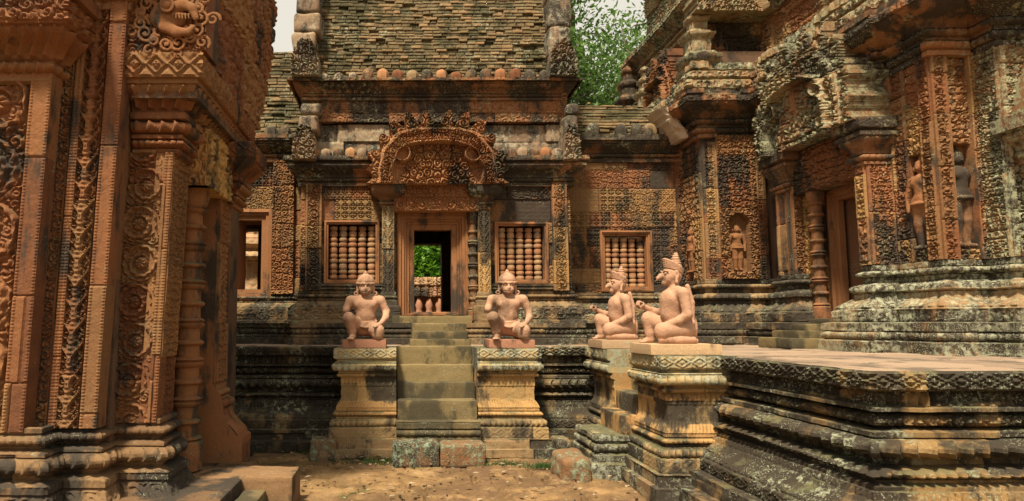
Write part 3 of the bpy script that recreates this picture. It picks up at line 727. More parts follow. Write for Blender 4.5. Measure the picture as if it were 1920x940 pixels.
# attic: plain courses, frieze, upper cornice
z1_, z2_, z3_ = Z(236, 9.45), Z(193, 9.45), Z(150, 9.2)
mb = MB(); relief(mb, S(9.42), xl + .08, xr - .08, zc1 - .05, z1_, None, res=.02, thick=.3, seed=211, bw=.75, bh=.30, off=.05, rough=.012); mb.build('attic_course', M_gable, hall)
mb = MB(); relief(mb, S(9.36), xl + .05, xr - .05, z1_ + .03, z2_ + .03, lambda A, B: c_foliage(A, B, .11, 5) * .03, res=.012, thick=.3, seed=213, bw=.7, bh=.28, off=.03); mb.build('frieze', M_corn, hall)
UP = [(-.02, z2_ - .02), (.04, z2_ - .01), (.04, z2_ + .03), (.0, z2_ + .035)] + torus(.0, z2_ + .04, z2_ + .09, .04) + [(.03, z2_ + .095)] + cyma(.03, z2_ + .1, .14, z2_ + .2) + [(.16, z2_ + .205), (.16, z2_ + .23), (.12, z2_ + .24), (.12, z2_ + .27), (.2, z2_ + .28), (.2, z3_ - .04), (.23, z3_ - .035), (.23, z3_), (-.2, z3_ + .003)]
mb = MB(); sweep(mb, [(xl + .03, YW + 1), (xl + .03, YW + .05), (xr - .03, YW + .05), (xr - .03, YW + 1)], UP, [(z2_ + .04, z2_ + .09, 'beads', .06, .02), (z2_ + .1, z2_ + .2, 'petals', .08, .02), (z2_ + .28, z3_ - .04, 'foliage', .08, .02)], seed=221, rough=.012, off=.02); mb.build('upper_cornice', M_corn, hall)
for k in range(16):
    antefix(X(603 + (1030 - 603) * k / 15, 9.2), YW - .12 + random.uniform(-.01, .01), z3_ + .0, .17 if k > 2 else .13, random.uniform(.14, .18) * (.7 if k < 3 or k == 9 else 1), hall, 240 + k, (M_ped, M_corn, M_base, M_left)[(k * 7) % 4] if k > 2 else M_gable)
# brick vault
def vault(name, x0, x1, z0, z1, yfun, parent, seed, bw=.26, bh=.062, mat=None, rag=0):
    nx, nz = int((x1 - x0) / .013), int((z1 - z0) / .010)
    A, B = np.meshgrid(np.linspace(x0, x1, nx), np.linspace(z0, z1, nz))
    Bw = B + .03 * (fbm(A * 1.5, B * .8, 0, seed) - .5)
    idb, dj = blocks(A, Bw, bw, bh, seed)
    miss = (_h(np.floor(idb * 9999), 4, 4, seed) > .94)
    h = (idb - .5) * .032 - .022 * sst(.010, .002, dj) + .032 * (fbm(A * 9, B * 12, 0, seed + 1) - .45) + .06 * (fbm(A * 1.2, B * 1.2, 0, seed + 2) - .5) - miss * .05
    P = np.stack([A, yfun(B) - h, B], -1)
    m = None
    if rag:
        top = z1 - rag * fbm(A[:-1, :-1] * 1.6, 0 * A[:-1, :-1], 3, seed, 4); m = B[:-1, :-1] < np.floor(top / bh) * bh
    mb = MB(); mb.grid(P, m, P + np.array((0, .5, 0)), idb); return mb.build(name, mat or M_brick, parent)
vault('brick_roof', X(575, 9.5), X(1060, 9.5), z3_ - .05, 8.6, lambda z: 9.42 + .16 * np.maximum(z - z3_, 0) ** 1.5, hall, 251, bw=.155, bh=.055)
# gable ends that frame the vault: worn stacked stones
rr_ = random.Random(3)
for side, (u0, u1) in enumerate(((541, 592), (1042, 1090))):
    g = MB(); z = z3_ + .0; k = 0
    while z < 8.2:
        h_ = rr_.uniform(.28, .5); yy = 9.16 + .12 * max(0, z - z3_) ** 1.5
        xa, xb = X(u0, 9.2) + rr_.uniform(-.02, .05), X(u1, 9.2) + rr_.uniform(-.05, .02)
        g.rock((xa, yy, z), (xb, yy + .8, z + h_ - .012), amp=.035, res=.025, rnd=.06, seed=260 + k + 40 * side, blk=rr_.random(), freq=5)
        z += h_; k += 1
    g.build('gable_edge', M_gable, hall)
    xc_ = X((u0 + u1) / 2, 9.1)
    mb = MB(); relief(mb, S(9.08), xc_ - .2, xc_ + .2, z3_ + .01, z3_ + .55, lambda A, B: c_foliage(A, B, .13, 8 + side) * .1 + .04, res=.012, thick=.2, seed=270 + side, bw=3, bh=3,
              mask=lambda A, B: np.abs(A - xc_) < .2 * (1.05 - .7 * ((B - z3_) / .55) ** 3)); mb.build('naga_finial', M_gable, hall)
for side, (u0, u1) in enumerate(((546, 590), (1062, 1092))):
    xa, xb = X(u0, 9.1), X(u1, 9.1)
    g = MB(); g.rock((xa + .05, 9.1, zc1 + .35), (xb + .02, 9.6, zc1 + .62), amp=.03, res=.025, rnd=.06, seed=281 + side).rock((xa + .08, 9.12, zc1 + .62), (xb + .05, 9.6, zc1 + .8), amp=.03, res=.025, rnd=.06, seed=285 + side)
    relief(g, S(9.02), xa, xb, zc1 - .08, zc1 + .42, lambda A, B, xa=xa: c_foliage(A, B, .12, 3 + side) * .09 + .03, res=.011, thick=.4, seed=288 + side, bw=3, bh=3, mask=lambda A, B, xa=xa, xb=xb: np.abs(A - (xa + xb) / 2) < (xb - xa) / 2 * (1.0 - .6 * np.clip((B - zc1) / .42, 0, 1) ** 3))
    g.build('gable_foot', M_gable, hall)
# door steps on the plinth
for k, (z0, z1, y0, u0, u1) in enumerate(((1.5, z_sill - .06, 9.0, 735, 885), (1.2, 1.545, 8.74, 771, 871), (1.2, 1.44, 8.60, 771, 871), (1.2, 1.34, 8.44, 767, 874))):
    MB().rock((X(u0, 9.0), y0, z0), (X(u1, 9.0), YW + .1, z1), amp=.014, res=.022, rnd=.014, seed=300 + k).build('door_step', M_step, hall)
# --- wings
YG = 9.95
zg0, zg1 = Z(300, 9.85), Z(252, 9.75)
def wing(xa, xb, holes, seed):
    mb = MB(); relief(mb, S(YG), xa, xb, 1.5, zg0 + .05, lambda a, b, i: c_wall(a, b, i) * .038, res=.0115, thick=.35, seed=seed, bw=.45, bh=.3, off=.022, mask=rect_out(holes)); mb.build('wing_wall', M_wall, hall)
    mb = MB(); sweep(mb, [(xa, YG), (xb, YG)], [(o, z + .0) for o, z in BSE], BSC, seed=seed + 1, rough=.012, off=.02); mb.build('wing_base', M_base, hall)
    h = zg1 - zg0
    mb = MB(); sweep(mb, [(xa, YG), (xb, YG)], [(.0, zg0 - .03), (.05, zg0 - .02), (.05, zg0 + .03), (.02, zg0 + .04)] + torus(.02, zg0 + .05, zg0 + .11, .04) + cyma(.04, zg0 + .12, .16, zg0 + .24) + [(.18, zg0 + .25), (.18, zg0 + .28), (.22, zg0 + .29), (.22, zg1), (-.3, zg1 + .005)], [(zg0 + .05, zg0 + .11, 'beads', .06, .02), (zg0 + .13, zg0 + .24, 'petals', .09, .02)], seed=seed + 2, rough=.014, off=.02); mb.build('wing_cornice', M_corn, hall)
rw = (X(1128, YG), X(1226, YG), Z(547, YG), Z(433, YG))
wing(xr, 4.7, [rw], 311)
window(hall, YG, rw, (X(1138, YG), X(1217, YG), Z(538, YG), Z(446, YG)), seed=315)
for k, u in enumerate((1122, 1176, 1206, 1232, 1262, 1285, 1305)):
    antefix(X(u, 9.8), YG - .14, zg1 - .0, random.uniform(.17, .25), random.uniform(.16, .22), hall, 330 + k, M_gable if k > 3 else M_base)
vault('wing_roof', xr - .1, 4.9, zg1 - .05, Z(178, 10.1), lambda z: 10.05 + .35 * np.maximum(z - zg1, 0) ** 1.3, hall, 341, bw=.24, bh=.06, rag=.35)
ld = (X(423, YG), X(508, YG), 1.9, Z(393, YG))
wing(-5.0, xl, [ld], 351)
vault('wing_roof', -5, xl + .1, zg1 - .05, Z(84, 10.2), lambda z: 10.05 + .22 * np.maximum(z - zg1, 0) ** 1.3, hall, 361, bw=.24, bh=.06)
for k, u in enumerate((500, 527)): antefix(X(u, 9.8), YG - .08, zg1 - .02, .2, .2, hall, 370 + k, M_base)
framing(MB(), S(YG), ld[0], ld[1], ld[2], ld[3], [(0, -.05), (0, .05), (.05, .06), (.055, .03), (.1, .03), (.105, .0), (.17, .0), (.172, -.5)], seed=375).build('wing_door_frame', M_frame, hall)
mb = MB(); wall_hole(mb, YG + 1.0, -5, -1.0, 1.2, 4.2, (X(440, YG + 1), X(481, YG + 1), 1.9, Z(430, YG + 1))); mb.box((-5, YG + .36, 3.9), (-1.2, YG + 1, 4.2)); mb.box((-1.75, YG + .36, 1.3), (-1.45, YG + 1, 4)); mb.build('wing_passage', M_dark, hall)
mb = MB(); relief(mb, S(9.9), X(508, 9.9), X(548, 9.9), 2.0, zg0, lambda A, B: c_foliage(A, B, .1, 4) * .045, res=.011, thick=.1, seed=377, bh=.32, off=.03); mb.build('wing_pilaster', M_left, hall)
mb = MB(); relief(mb, S(9.83), X(1280, 9.85), X(1304, 9.85), 2.0, zg0, lambda A, B: c_foliage(A, B, .1, 9) * .05, res=.011, thick=.12, seed=378, bh=.32, off=.03); mb.build('wing_pilaster', M_wall, hall)

# ------------------------------------------------------------------ small standing niche figure and statues: smooth-union bodies
class Body:
    def __init__(self, lo, hi, vs):
        self.lo = np.array(lo, float); self.vs = vs
        self.n = np.ceil((np.array(hi) - self.lo) / vs).astype(int) + 1
        self.D = np.full(self.n, .25)
        self.ax = [self.lo[i] + np.arange(self.n[i]) * vs for i in range(3)]
    def _sub(self, lo, hi, m):
        sl = []
        for i in range(3):
            a = max(0, int((lo[i] - m - self.lo[i]) / self.vs)); b = min(self.n[i], int((hi[i] + m - self.lo[i]) / self.vs) + 2); sl.append(slice(a, max(a, b)))
        G = np.meshgrid(*[self.ax[i][sl[i]] for i in range(3)], indexing='ij', sparse=True)
        return tuple(sl), G
    def _join(self, sl, d, k, cut=False):
        o = self.D[sl]
        if cut:
            d = -d; h = np.clip(.5 + .5 * (d - o) / k, 0, 1); self.D[sl] = o + (d - o) * h + k * h * (1 - h)
        else:
            h = np.clip(.5 + .5 * (o - d) / k, 0, 1); self.D[sl] = o + (d - o) * h - k * h * (1 - h)
    def cap(self, a, b, r0, r1=None, k=.02, cut=False):
        r1 = r0 if r1 is None else r1; a, b = np.array(a, float), np.array(b, float); rm = max(r0, r1)
        sl, G = self._sub(np.minimum(a, b) - rm, np.maximum(a, b) + rm, .07)
        ab = b - a; t = sum((G[i] - a[i]) * ab[i] for i in range(3)) / max(ab @ ab, 1e-9); t = np.clip(t, 0, 1)
        d = np.sqrt(sum((G[i] - a[i] - t * ab[i]) ** 2 for i in range(3))) - (r0 + (r1 - r0) * t)
        self._join(sl, d, k, cut); return self
    def ell(self, c, r, k=.02, rx=0, cut=False):           # ellipsoid, tilted about the x axis by rx
        c, r = np.array(c, float), np.array(r, float); rm = r.max()
        sl, G = self._sub(c - rm, c + rm, .07)
        x, y, z = [G[i] - c[i] for i in range(3)]
        cs, sn = math.cos(rx), math.sin(rx); y, z = y * cs + z * sn, -y * sn + z * cs
        q = np.sqrt((x / r[0]) ** 2 + (y / r[1]) ** 2 + (z / r[2]) ** 2)
        self._join(sl, (q - 1) * r.min() * np.where(q > 1, 1, 1), k, cut); return self
    def path(self, pts, rs, k=.015):
        for i in range(len(pts) - 1): self.cap(pts[i], pts[i + 1], rs[i], rs[i + 1], k)
        return self
    def ring(self, c, Rr, r, ax, k=.006):
        c = np.array(c, float); sl, G = self._sub(c - Rr - r, c + Rr + r, .03)
        g = [G[i] - c[i] for i in range(3)]; o = [i for i in range(3) if i != ax]
        d = np.sqrt((np.sqrt(g[o[0]] ** 2 + g[o[1]] ** 2) - Rr) ** 2 + g[ax] ** 2) - r
        self._join(sl, d, k); return self
    def mesh(self, mb, floor=None, xf=None, blk=.5):
        D = self.D
        if floor is not None:
            D = np.maximum(D, floor - self.ax[2][None, None, :])
        V = D < 0
        nx, ny, nz = D.shape
        corners = [(i, j, k) for i in (0, 1) for j in (0, 1) for k in (0, 1)]
        cnt = sum(V[i:nx - 1 + i, j:ny - 1 + j, k:nz - 1 + k].astype(np.int8) for i, j, k in corners)
        act = (cnt > 0) & (cnt < 8); I = np.argwhere(act)
        idm = np.full(act.shape, -1, np.int64); idm[act] = np.arange(len(I))
        P = np.zeros((len(I), 3)); W = np.zeros(len(I))
        for a in corners:
            for ax in range(3):
                if a[ax]: continue
                b = list(a); b[ax] = 1
                da = D[I[:, 0] + a[0], I[:, 1] + a[1], I[:, 2] + a[2]]; db = D[I[:, 0] + b[0], I[:, 1] + b[1], I[:, 2] + b[2]]
                m = (da < 0) != (db < 0); t = np.where(m, da / np.where(m, da - db, 1), 0)
                p = I + np.array(a); p = p.astype(float); p[:, ax] += t
                P += p * m[:, None]; W += m
        P = P / W[:, None] * self.vs + self.lo
        Q = []
        for ax in range(3):
            o1, o2 = [(1, 2), (2, 0), (0, 1)][ax]
            A = np.argwhere(np.take(V, range(0, D.shape[ax] - 1), ax) != np.take(V, range(1, D.shape[ax]), ax))
            A = A[(A[:, o1] > 0) & (A[:, o2] > 0) & (A[:, o1] < D.shape[o1] - 1) & (A[:, o2] < D.shape[o2] - 1)]
            e1, e2 = np.zeros(3, int), np.zeros(3, int); e1[o1] = 1; e2[o2] = 1
            g = lambda B: idm[B[:, 0], B[:, 1], B[:, 2]]
            q = np.stack([g(A - e1 - e2), g(A - e2), g(A), g(A - e1)], -1)
            ins = V[A[:, 0], A[:, 1], A[:, 2]]
            q = np.where(ins[:, None], q, q[:, ::-1]); Q.append(q)
        Q = np.concatenate(Q); Q = Q[(Q >= 0).all(1)]
        if xf is not None: P = xf(P)
        mb.add(P, Q, blk); return mb

def fingers(b, wrist, knuckle, side, down, L=.055, r=.0095, n=4, curl=0.0, spread=.5):
    # palm from the wrist to the knuckles, then four unequal fingers and a thumb; side = unit vector across the palm
    w, kn, sv, dn = [np.array(q, float) for q in (wrist, knuckle, side, down)]
    sv = sv / np.linalg.norm(sv); f = (kn - w) / np.linalg.norm(kn - w)
    for q in (-1, 0, 1): b.cap(w + sv * .010 * q, kn + sv * .021 * q, .018, .014, .010)
    for q in range(n):
        s = kn + sv * (q - 1.5) * .0185; ln = L * (.85, 1.0, .95, .75)[q]
        m = s + f * ln * .55 + dn * ln * .12; e = m + f * ln * .42 + dn * ln * .28
        b.path([s, m, e], [r, r * .95, r * .8], .002)
    t0 = w + (kn - w) * .35 - sv * .028
    b.path([t0, t0 + f * .03 - sv * .014, t0 + f * .055 - sv * .012 + dn * .01], [.012, .0115, .009], .004)
def fist(b, c, fwd, side, r=.0125):
    # closed hand: palm block, four fingers folded over it, thumb across them
    c, f, sv = [np.array(q, float) for q in (c, fwd, side)]; up = np.cross(sv, f)
    b.ell(c, (.034, .034, .036), .008)
    for q in range(4):
        o = c + sv * (q - 1.5) * .021
        b.path([o + up * .036 + f * .006, o + up * .03 + f * .042, o - up * .006 + f * .05, o - up * .014 + f * .024], [r, r, r * .92, r * .8], .002)
    t = c - sv * .036
    b.path([t - f * .01, t + f * .03 - up * .006, t + f * .052 + up * .018 + sv * .016], [.014, .0125, .010], .003)

def monkey(variant):
    b = Body((-.36, -.46, -.02), (.36, .30, .93), .0055)
    # trunk
    b.ell((0, .03, .14), (.145, .14, .10), .03)
    b.path([(0, .0, .20), (0, -.015, .30), (0, -.01, .42)], [.105, .108, .12], .03)
    b.ell((0, -.005, .275), (.118, .10, .09), .03)
    b.ell((0, -.0, .42), (.155, .10, .105), .04)
    for s in (-1, 1):
        b.ell((s * .065, -.075, .435), (.068, .038, .05), .03)
        b.cap((s * .10, .0, .50), (s * .185, .0, .485), .055, .058, .035)
    b.cap((0, .0, .50), (0, -.01, .575), .065, .06, .03)
    # head: skull, brows, eyes, muzzle
    b.ell((0, -.015, .655), (.092, .10, .10), .02)
    b.ell((0, -.075, .635), (.072, .045, .075), .02)
    b.ell((0, -.112, .598), (.064, .046, .048), .014)
    b.ell((0, -.135, .622), (.028, .02, .018), .012)
    b.cap((0, -.118, .665), (0, -.15, .622), .012, .02, .01)
    for s in (-1, 1):
        b.ell((s * .034, -.120, .662), (.026, .014, .020), .003, cut=True)
        b.ell((s * .034, -.110, .660), (.017, .012, .012), .002)
        b.path([(s * .012, -.122, .682), (s * .036, -.122, .692), (s * .062, -.108, .678)], [.010, .012, .009], .004)
        b.ell((s * .012, -.166, .622), (.005, .006, .005), .003, cut=True)
        b.ell((s * .098, .0, .645), (.018, .03, .045), .012)
        b.path([(s * .102, -.012, .61), (s * .108, -.018, .585)], [.018, .014], .01)
    b.path([(-.06, -.125, .592), (-.03, -.155, .580), (.03, -.155, .580), (.06, -.125, .592)], [.005] * 4, .003) if False else [b.cap(p, q, .006, .006, .002, cut=True) for p, q in (((-.058, -.125, .592), (-.03, -.152, .582)), ((-.03, -.152, .582), (.03, -.152, .582)), ((.03, -.152, .582), (.058, -.125, .592)))]
    # thighs, knees, shins
    b.path([(-.085, .0, .14), (-.205, -.235, .265)], [.095, .07], .03)
    b.path([(-.205, -.235, .262), (-.165, -.18, .10), (-.155, -.175, .045)], [.068, .052, .04], .02)
    b.path([(-.155, -.165, .035), (-.175, -.27, .028)], [.036, .026], .015)
    for q in range(5): b.cap((-.205 + .015 * q, -.275 - .006 * min(q, 3), .017), (-.214 + .016 * q, -.312 - .008 * min(q, 3), .014), .0125, .011, .005)
    b.path([(.085, .0, .13), (.15, -.25, .105)], [.095, .078], .03)
    b.path([(.15, -.25, .115), (.15, -.25, .06)], [.074, .07], .02)
    b.path([(.15, -.235, .06), (.14, .0, .055), (.13, .16, .05)], [.062, .055, .04], .025)
    b.path([(.13, .17, .045), (.13, .24, .03)], [.035, .028], .015)
    # loincloth: rolled sash round the hips and a curved apron between the thighs
    b.ell((0, -.065, .170), (.13, .068, .058), .02)
    for q in range(8):
        t = (q - 4) / 4; t2 = (q - 3) / 4
        b.cap((t * .128, -.118 + .10 * t * t, .205 + .05 * t * t), (t2 * .128, -.118 + .10 * t2 * t2, .205 + .05 * t2 * t2), .013, .013, .003)
        b.cap((t * .135, -.150 + .11 * t * t, .150 + .075 * t * t), (t2 * .135, -.150 + .11 * t2 * t2, .150 + .075 * t2 * t2), .017, .017, .004)
    b.ell((0, -.1, .292), (.01, .02, .012), .005, cut=True)
    # arms: the right one is broken off below the elbow, the left rests on the knee
    b.path([(-.19, .0, .485), (-.235, -.01, .385)], [.058, .048], .02)
    if variant == 0: b.path([(-.235, -.01, .39), (-.245, -.10, .355)], [.046, .041], .015)
    else: b.path([(-.235, -.01, .39), (-.25, -.09, .365)], [.046, .040], .015)
    b.path([(.19, .0, .485), (.262, .0, .345)], [.058, .047], .02)
    b.path([(.262, .0, .345), (.25, -.10, .27), (.19, -.21, .20)], [.046, .04, .028], .018)
    fingers(b, (.185, -.215, .198), (.145, -.285, .186), (.85, .5, 0), (-.1, -.3, -.9), L=.07, r=.0115)
    return b
def crown(b):
    # close cap with a rolled brim, stepped knob and point
    b.ell((0, -.005, .72), (.112, .115, .075), .012)
    b.ell((0, -.0, .76), (.088, .09, .06), .02)
    for q in range(16):
        a, c = 2 * np.pi * q / 16, 2 * np.pi * (q + 1) / 16
        b.cap((.108 * math.cos(a), -.005 + .112 * math.sin(a), .70 + .012 * math.sin(a)), (.108 * math.cos(c), -.005 + .112 * math.sin(c), .70 + .012 * math.sin(c)), .014, .014, .006)
    b.cap((0, 0, .80), (0, 0, .825), .035, .03, .008); b.cap((0, 0, .828), (0, 0, .862), .022, .006, .006)
    return b

def bird(variant):
    b = Body((-.36, -.42, -.02), (.36, .36, .96), .0055)
    b.ell((0, .06, .13), (.15, .15, .10), .03)
    b.path([(0, .02, .20), (0, -.015, .30), (0, -.015, .42)], [.112, .108, .115], .05)
    b.ell((0, -.01, .425), (.155, .10, .11), .06)
    for s in (-1, 1):
        b.ell((s * .06, -.068, .445), (.065, .03, .045), .04)
        b.cap((s * .09, .02, .515), (s * .175, .03, .49), .055, .06, .035)
    b.path([(0, .02, .52), (0, .01, .60)], [.068, .062], .03)
    # head with a hooked beak
    b.ell((0, .01, .685), (.086, .105, .105), .02)
    b.ell((0, -.055, .655), (.066, .055, .075), .02)
    b.path([(0, -.085, .675), (0, -.125, .668), (0, -.160, .650), (0, -.170, .625)], [.034, .029, .017, .007], .010)
    b.path([(0, -.085, .64), (0, -.118, .632)], [.024, .012], .008)
    b.cap((-.03, -.12, .640), (.03, -.12, .640), .004, .004, .002, cut=True)
    b.ell((0, -.09, .60), (.036, .028, .028), .015)
    for s in (-1, 1):
        b.ell((s * .048, -.09, .695), (.016, .016, .012), .004)
        b.path([(s * .018, -.10, .712), (s * .048, -.096, .722), (s * .075, -.07, .712)], [.009, .009, .007], .006)
        b.ell((s * .088, .02, .68), (.014, .028, .045), .008); b.path([(s * .092, .015, .64), (s * .09, .012, .605)], [.014, .02], .008)
        b.ell((s * .10, .018, .683), (.008, .012, .024), .004, cut=True)
    # near leg folded under, far leg with its knee up
    b.path([(.09, .08, .145), (.135, -.19, .128)], [.10, .08], .03)
    b.ell((.135, -.20, .115), (.074, .07, .08), .02)
    b.path([(.145, -.20, .045), (.15, .0, .04), (.13, .15, .038)], [.045, .045, .038], .003)
    b.path([(.12, .14, .035), (.12, .19, .03)], [.032, .026], .015)
    b.path([(-.085, .02, .14), (-.16, -.225, .245)], [.10, .07], .03)
    b.path([(-.16, -.225, .243), (-.15, -.21, .10), (-.145, -.205, .045)], [.068, .05, .04], .02)
    b.path([(-.145, -.20, .035), (-.15, -.27, .026)], [.036, .026], .015)
    for q in range(5): b.cap((-.18 + .015 * q, -.275, .016), (-.184 + .016 * q, -.312 - .006 * min(q, 3), .013), .012, .0105, .005)
    # arms: near hand flat on the knee, far hand a raised fist
    b.path([(.185, .04, .485), (.215, .06, .29)], [.06, .05], .02)
    b.path([(.215, .06, .28), (.185, -.03, .225), (.155, -.13, .195)], [.048, .04, .028], .018)
    fingers(b, (.155, -.13, .195), (.145, -.19, .182), (1, .1, -.1), (0, -.25, -.8), L=.075)
    b.path([(-.185, .04, .485), (-.215, .03, .30)], [.06, .05], .02)
    b.path([(-.215, .02, .30), (-.19, -.13, .318), (-.165, -.255, .365)], [.048, .04, .026], .018)
    fist(b, (-.16, -.285, .385), (0, -.8, .6), (1, 0, 0))
    # folded wing bar down the back, tail lobe behind
    b.path([(.105, .125, .56), (.115, .165, .40), (.115, .155, .22)], [.026, .028, .03], .008); b.ell((.115, .15, .20), (.05, .035, .04), .008)
    b.path([(-.105, .125, .56), (-.115, .165, .40), (-.115, .155, .22)], [.026, .028, .03], .008)
    b.ell((0, .20, .155), (.10, .06, .14), .02)
    for q in range(8):
        t, t2 = (q - 4) / 4, (q - 3) / 4
        b.cap((t * .13, -.10 + .09 * t * t, .19 + .05 * t * t), (t2 * .13, -.10 + .09 * t2 * t2, .19 + .05 * t2 * t2), .014, .014, .005)
    return b
def tiara(b):
    for lv in range(5):
        R0 = .080 + .0025 * lv; zl = .728 + .0135 * lv
        for q in range(20):
            a, c = 2 * np.pi * q / 20, 2 * np.pi * (q + 1) / 20
            f = lambda t: np.array((R0 * math.cos(t), .020 + R0 * 1.16 * math.sin(t), zl - (.035 + .006 * lv) * math.sin(t)))
            b.cap(f(a), f(c), .011 if lv < 5 else .0135, None, .003)
    b.ell((0, .03, .755), (.078, .088, .06), .012)
    for q, (rr, zz) in enumerate(((.066, .80), (.056, .822), (.046, .846), (.036, .869), (.024, .892))):
        b.ell((0, .045 + .003 * q, zz), (rr, rr, .0165), .003)
    return b
def smooth_mod(o):
    pass
PTOP = PZ + .102
def statue(name, label, cat, loc, builder, hat, variant, rz, plw, pmat, group, hatname, scale=1.0):
    t = thing(name, label, cat, loc, group)
    cs, sn = math.cos(rz), math.sin(rz); slim = np.array((.95, .87, 1.0)) if builder is bird else np.ones(3)
    def xf(P):
        P = P * slim 
        P = P + .0045 * (np.stack([fbm(P[:, 0] * 26, P[:, 1] * 26, P[:, 2] * 26, q + int(loc[0] * 9)) for q in range(3)], -1) - .45)
        return np.stack([P[:, 0] * cs - P[:, 1] * sn, P[:, 0] * sn + P[:, 1] * cs, P[:, 2]], -1) * scale + np.array((loc[0], loc[1], PTOP - .002))
    b = builder(variant)
    body = b.mesh(MB(), floor=0.0, xf=xf).build('body', M_statue, t, smooth=60)
    h = hat(Body((-.15, -.16, .66), (.15, .17, .93), .005)); h.mesh(MB(), xf=xf).build(hatname, M_statue, t, smooth=60)
    if builder is monkey:
        for s in (-1, 1):
            r = Body((s * .118 - .06, -.1, .5), (s * .118 + .06, .08, .66), .005); r.ring((s * .118, -.02, .572), .021, .011, 1); r.mesh(MB(), xf=xf).build('earring', M_statue, t, smooth=60)
    hx, hy = plw
    MB().rock((loc[0] - hx, loc[1] - hy, PZ + .002), (loc[0] + hx, loc[1] + hy, PTOP), amp=.004, res=.03, rnd=.008, seed=int(loc[0] * 50) + 400).build('plinth', pmat, t)
    return t
sc_m = .97
statue('monkey_statue', 'pink stone kneeling monkey statue left of the central stairs, right forearm broken off', 'statue', (X(685, 7.95), 7.98, PZ), monkey, crown, 0, R(3), (.262, .28), M_plinth, 'kneeling guardian statues', 'crown', .99)
statue('monkey_statue', 'pink stone kneeling monkey statue right of the central stairs, before the right window', 'statue', (X(953, 7.95), 7.98, PZ), monkey, crown, 1, R(-2), (.275, .28), M_plinth, 'kneeling guardian statues', 'crown', 1.01)
statue('bird_statue', 'smaller looking pink kneeling bird headed statue, seen between the monkey and the nearer bird', 'statue', (X(1163, 7.75), 7.80, PZ), bird, tiara, 0, R(-90), (.30, .28), M_plinth2, 'kneeling guardian statues', 'tiara', .985)
statue('bird_statue', 'largest looking pink kneeling bird headed statue, facing left on the nearest pedestal', 'statue', (X(1270, 6.2), 6.29, PZ), bird, tiara, 1, R(-90), (.335, .27), M_plinth2, 'kneeling guardian statues', 'tiara', .985)

def devata(h):
    b = Body((-.22, -.16, -.02), (.22, .16, 1.08), .009)
    for s in (-1, 1):
        b.path([(s * .055, 0, .52), (s * .055, -.01, .28), (s * .05, 0, .05)], [.075, .058, .042], .02); b.path([(s * .05, -.0, .03), (s * .06, -.09, .02)], [.03, .02], .01)
        b.path([(s * .13, 0, .78), (s * .175, 0, .62), (s * .155, -.03, .44)], [.04, .034, .026], .015)
        b.ell((s * .05, -.055, .73), (.045, .035, .04), .015); b.ell((s * .085, 0, .90), (.016, .02, .035), .006)
    b.ell((0, 0, .54), (.12, .085, .08), .03); b.path([(0, 0, .58), (0, 0, .66), (0, 0, .75)], [.085, .08, .095], .03); b.cap((-.09, 0, .785), (.09, 0, .785), .045, .045, .02)
    b.cap((0, 0, .80), (0, 0, .86), .035, .035, .015); b.ell((0, -.01, .905), (.06, .065, .07), .01); b.cap((0, -.065, .90), (0, -.075, .885), .01, .012, .005)
    b.ell((0, 0, .955), (.062, .062, .03), .008); b.cap((0, 0, .965), (0, 0, 1.05), .045, .012, .01)
    b.ell((0, -.02, .50), (.13, .095, .035), .01)
    return b
DEV = devata(1).mesh(MB())
DV, DF = DEV.v[0], np.concatenate(DEV.f)
def niche_figure(parent, pos, ang, h, mat):
    cs, sn = math.cos(ang), math.sin(ang); P = DV * h
    P = np.stack([P[:, 0] * cs - P[:, 1] * sn, P[:, 0] * sn + P[:, 1] * cs, P[:, 2]], -1) + np.array(pos)
    return MB().add(P, DF).build('niche_figure', mat, parent, smooth=60)

# ------------------------------------------------------------------ sanctuary tower on the right
tow = thing('sanctuary_tower', 'tall lichen covered sandstone tower with carved false door on the terrace', 'tower', (5.4, 7.6, PZ))
ZB, ZC = 2.18, 4.28
OUT = [(4.45, 12.2), (4.45, 9.2), (5.35, 9.2), (5.35, 8.55), (5.12, 8.55), (5.12, 8.2), (5.44, 8.2)]
OUT2 = [(5.44, 7.02), (5.14, 7.02), (5.14, 6.88), (5.42, 6.88), (5.42, 6.32), (5.86, 6.32), (5.86, 6.05), (6.5, 6.05), (6.5, 5.8), (9, 5.8)]
FULL = OUT[:4] + [(5.35, 6.88), (5.42, 6.88)] + OUT2[4:]
TB = [(.0, ZB), (.03, ZB - .01), (.03, ZB - .06)] + torus(.02, ZB - .07, ZB - .14, .05) + [(.03, ZB - .15), (.02, ZB - .2)] + [(.05, ZB - .21)] + torus(.06, ZB - .22, ZB - .31, .06) + [(.08, ZB - .32), (.08, ZB - .36)] + cyma(.08, ZB - .36, .2, ZB - .48) + [(.22, ZB - .49), (.22, 1.56), (.27, 1.555), (.30, 1.55), (.30, 1.47)] + torus(.27, 1.46, 1.38, .035) + [(.29, 1.37), (.33, 1.36), (.33, PZ - .02)]
TC = [(ZB - .14, ZB - .07, 'beads', .06, .02), (ZB - .31, ZB - .22, 'petals', .1, .025), (ZB - .47, ZB - .37, 'petals', .12, .02), (1.57, ZB - .5, 'foliage', .12, .018), (1.38, 1.46, 'petals', .07, .015)]
for k, pth in enumerate((OUT, OUT2)):
    mb = MB(); sweep(mb, pth, TB, TC, seed=401 + k, rough=.014, off=.025, bw=.5); mb.build('moulded_base', M_base if k == 0 else M_towbase, tow)
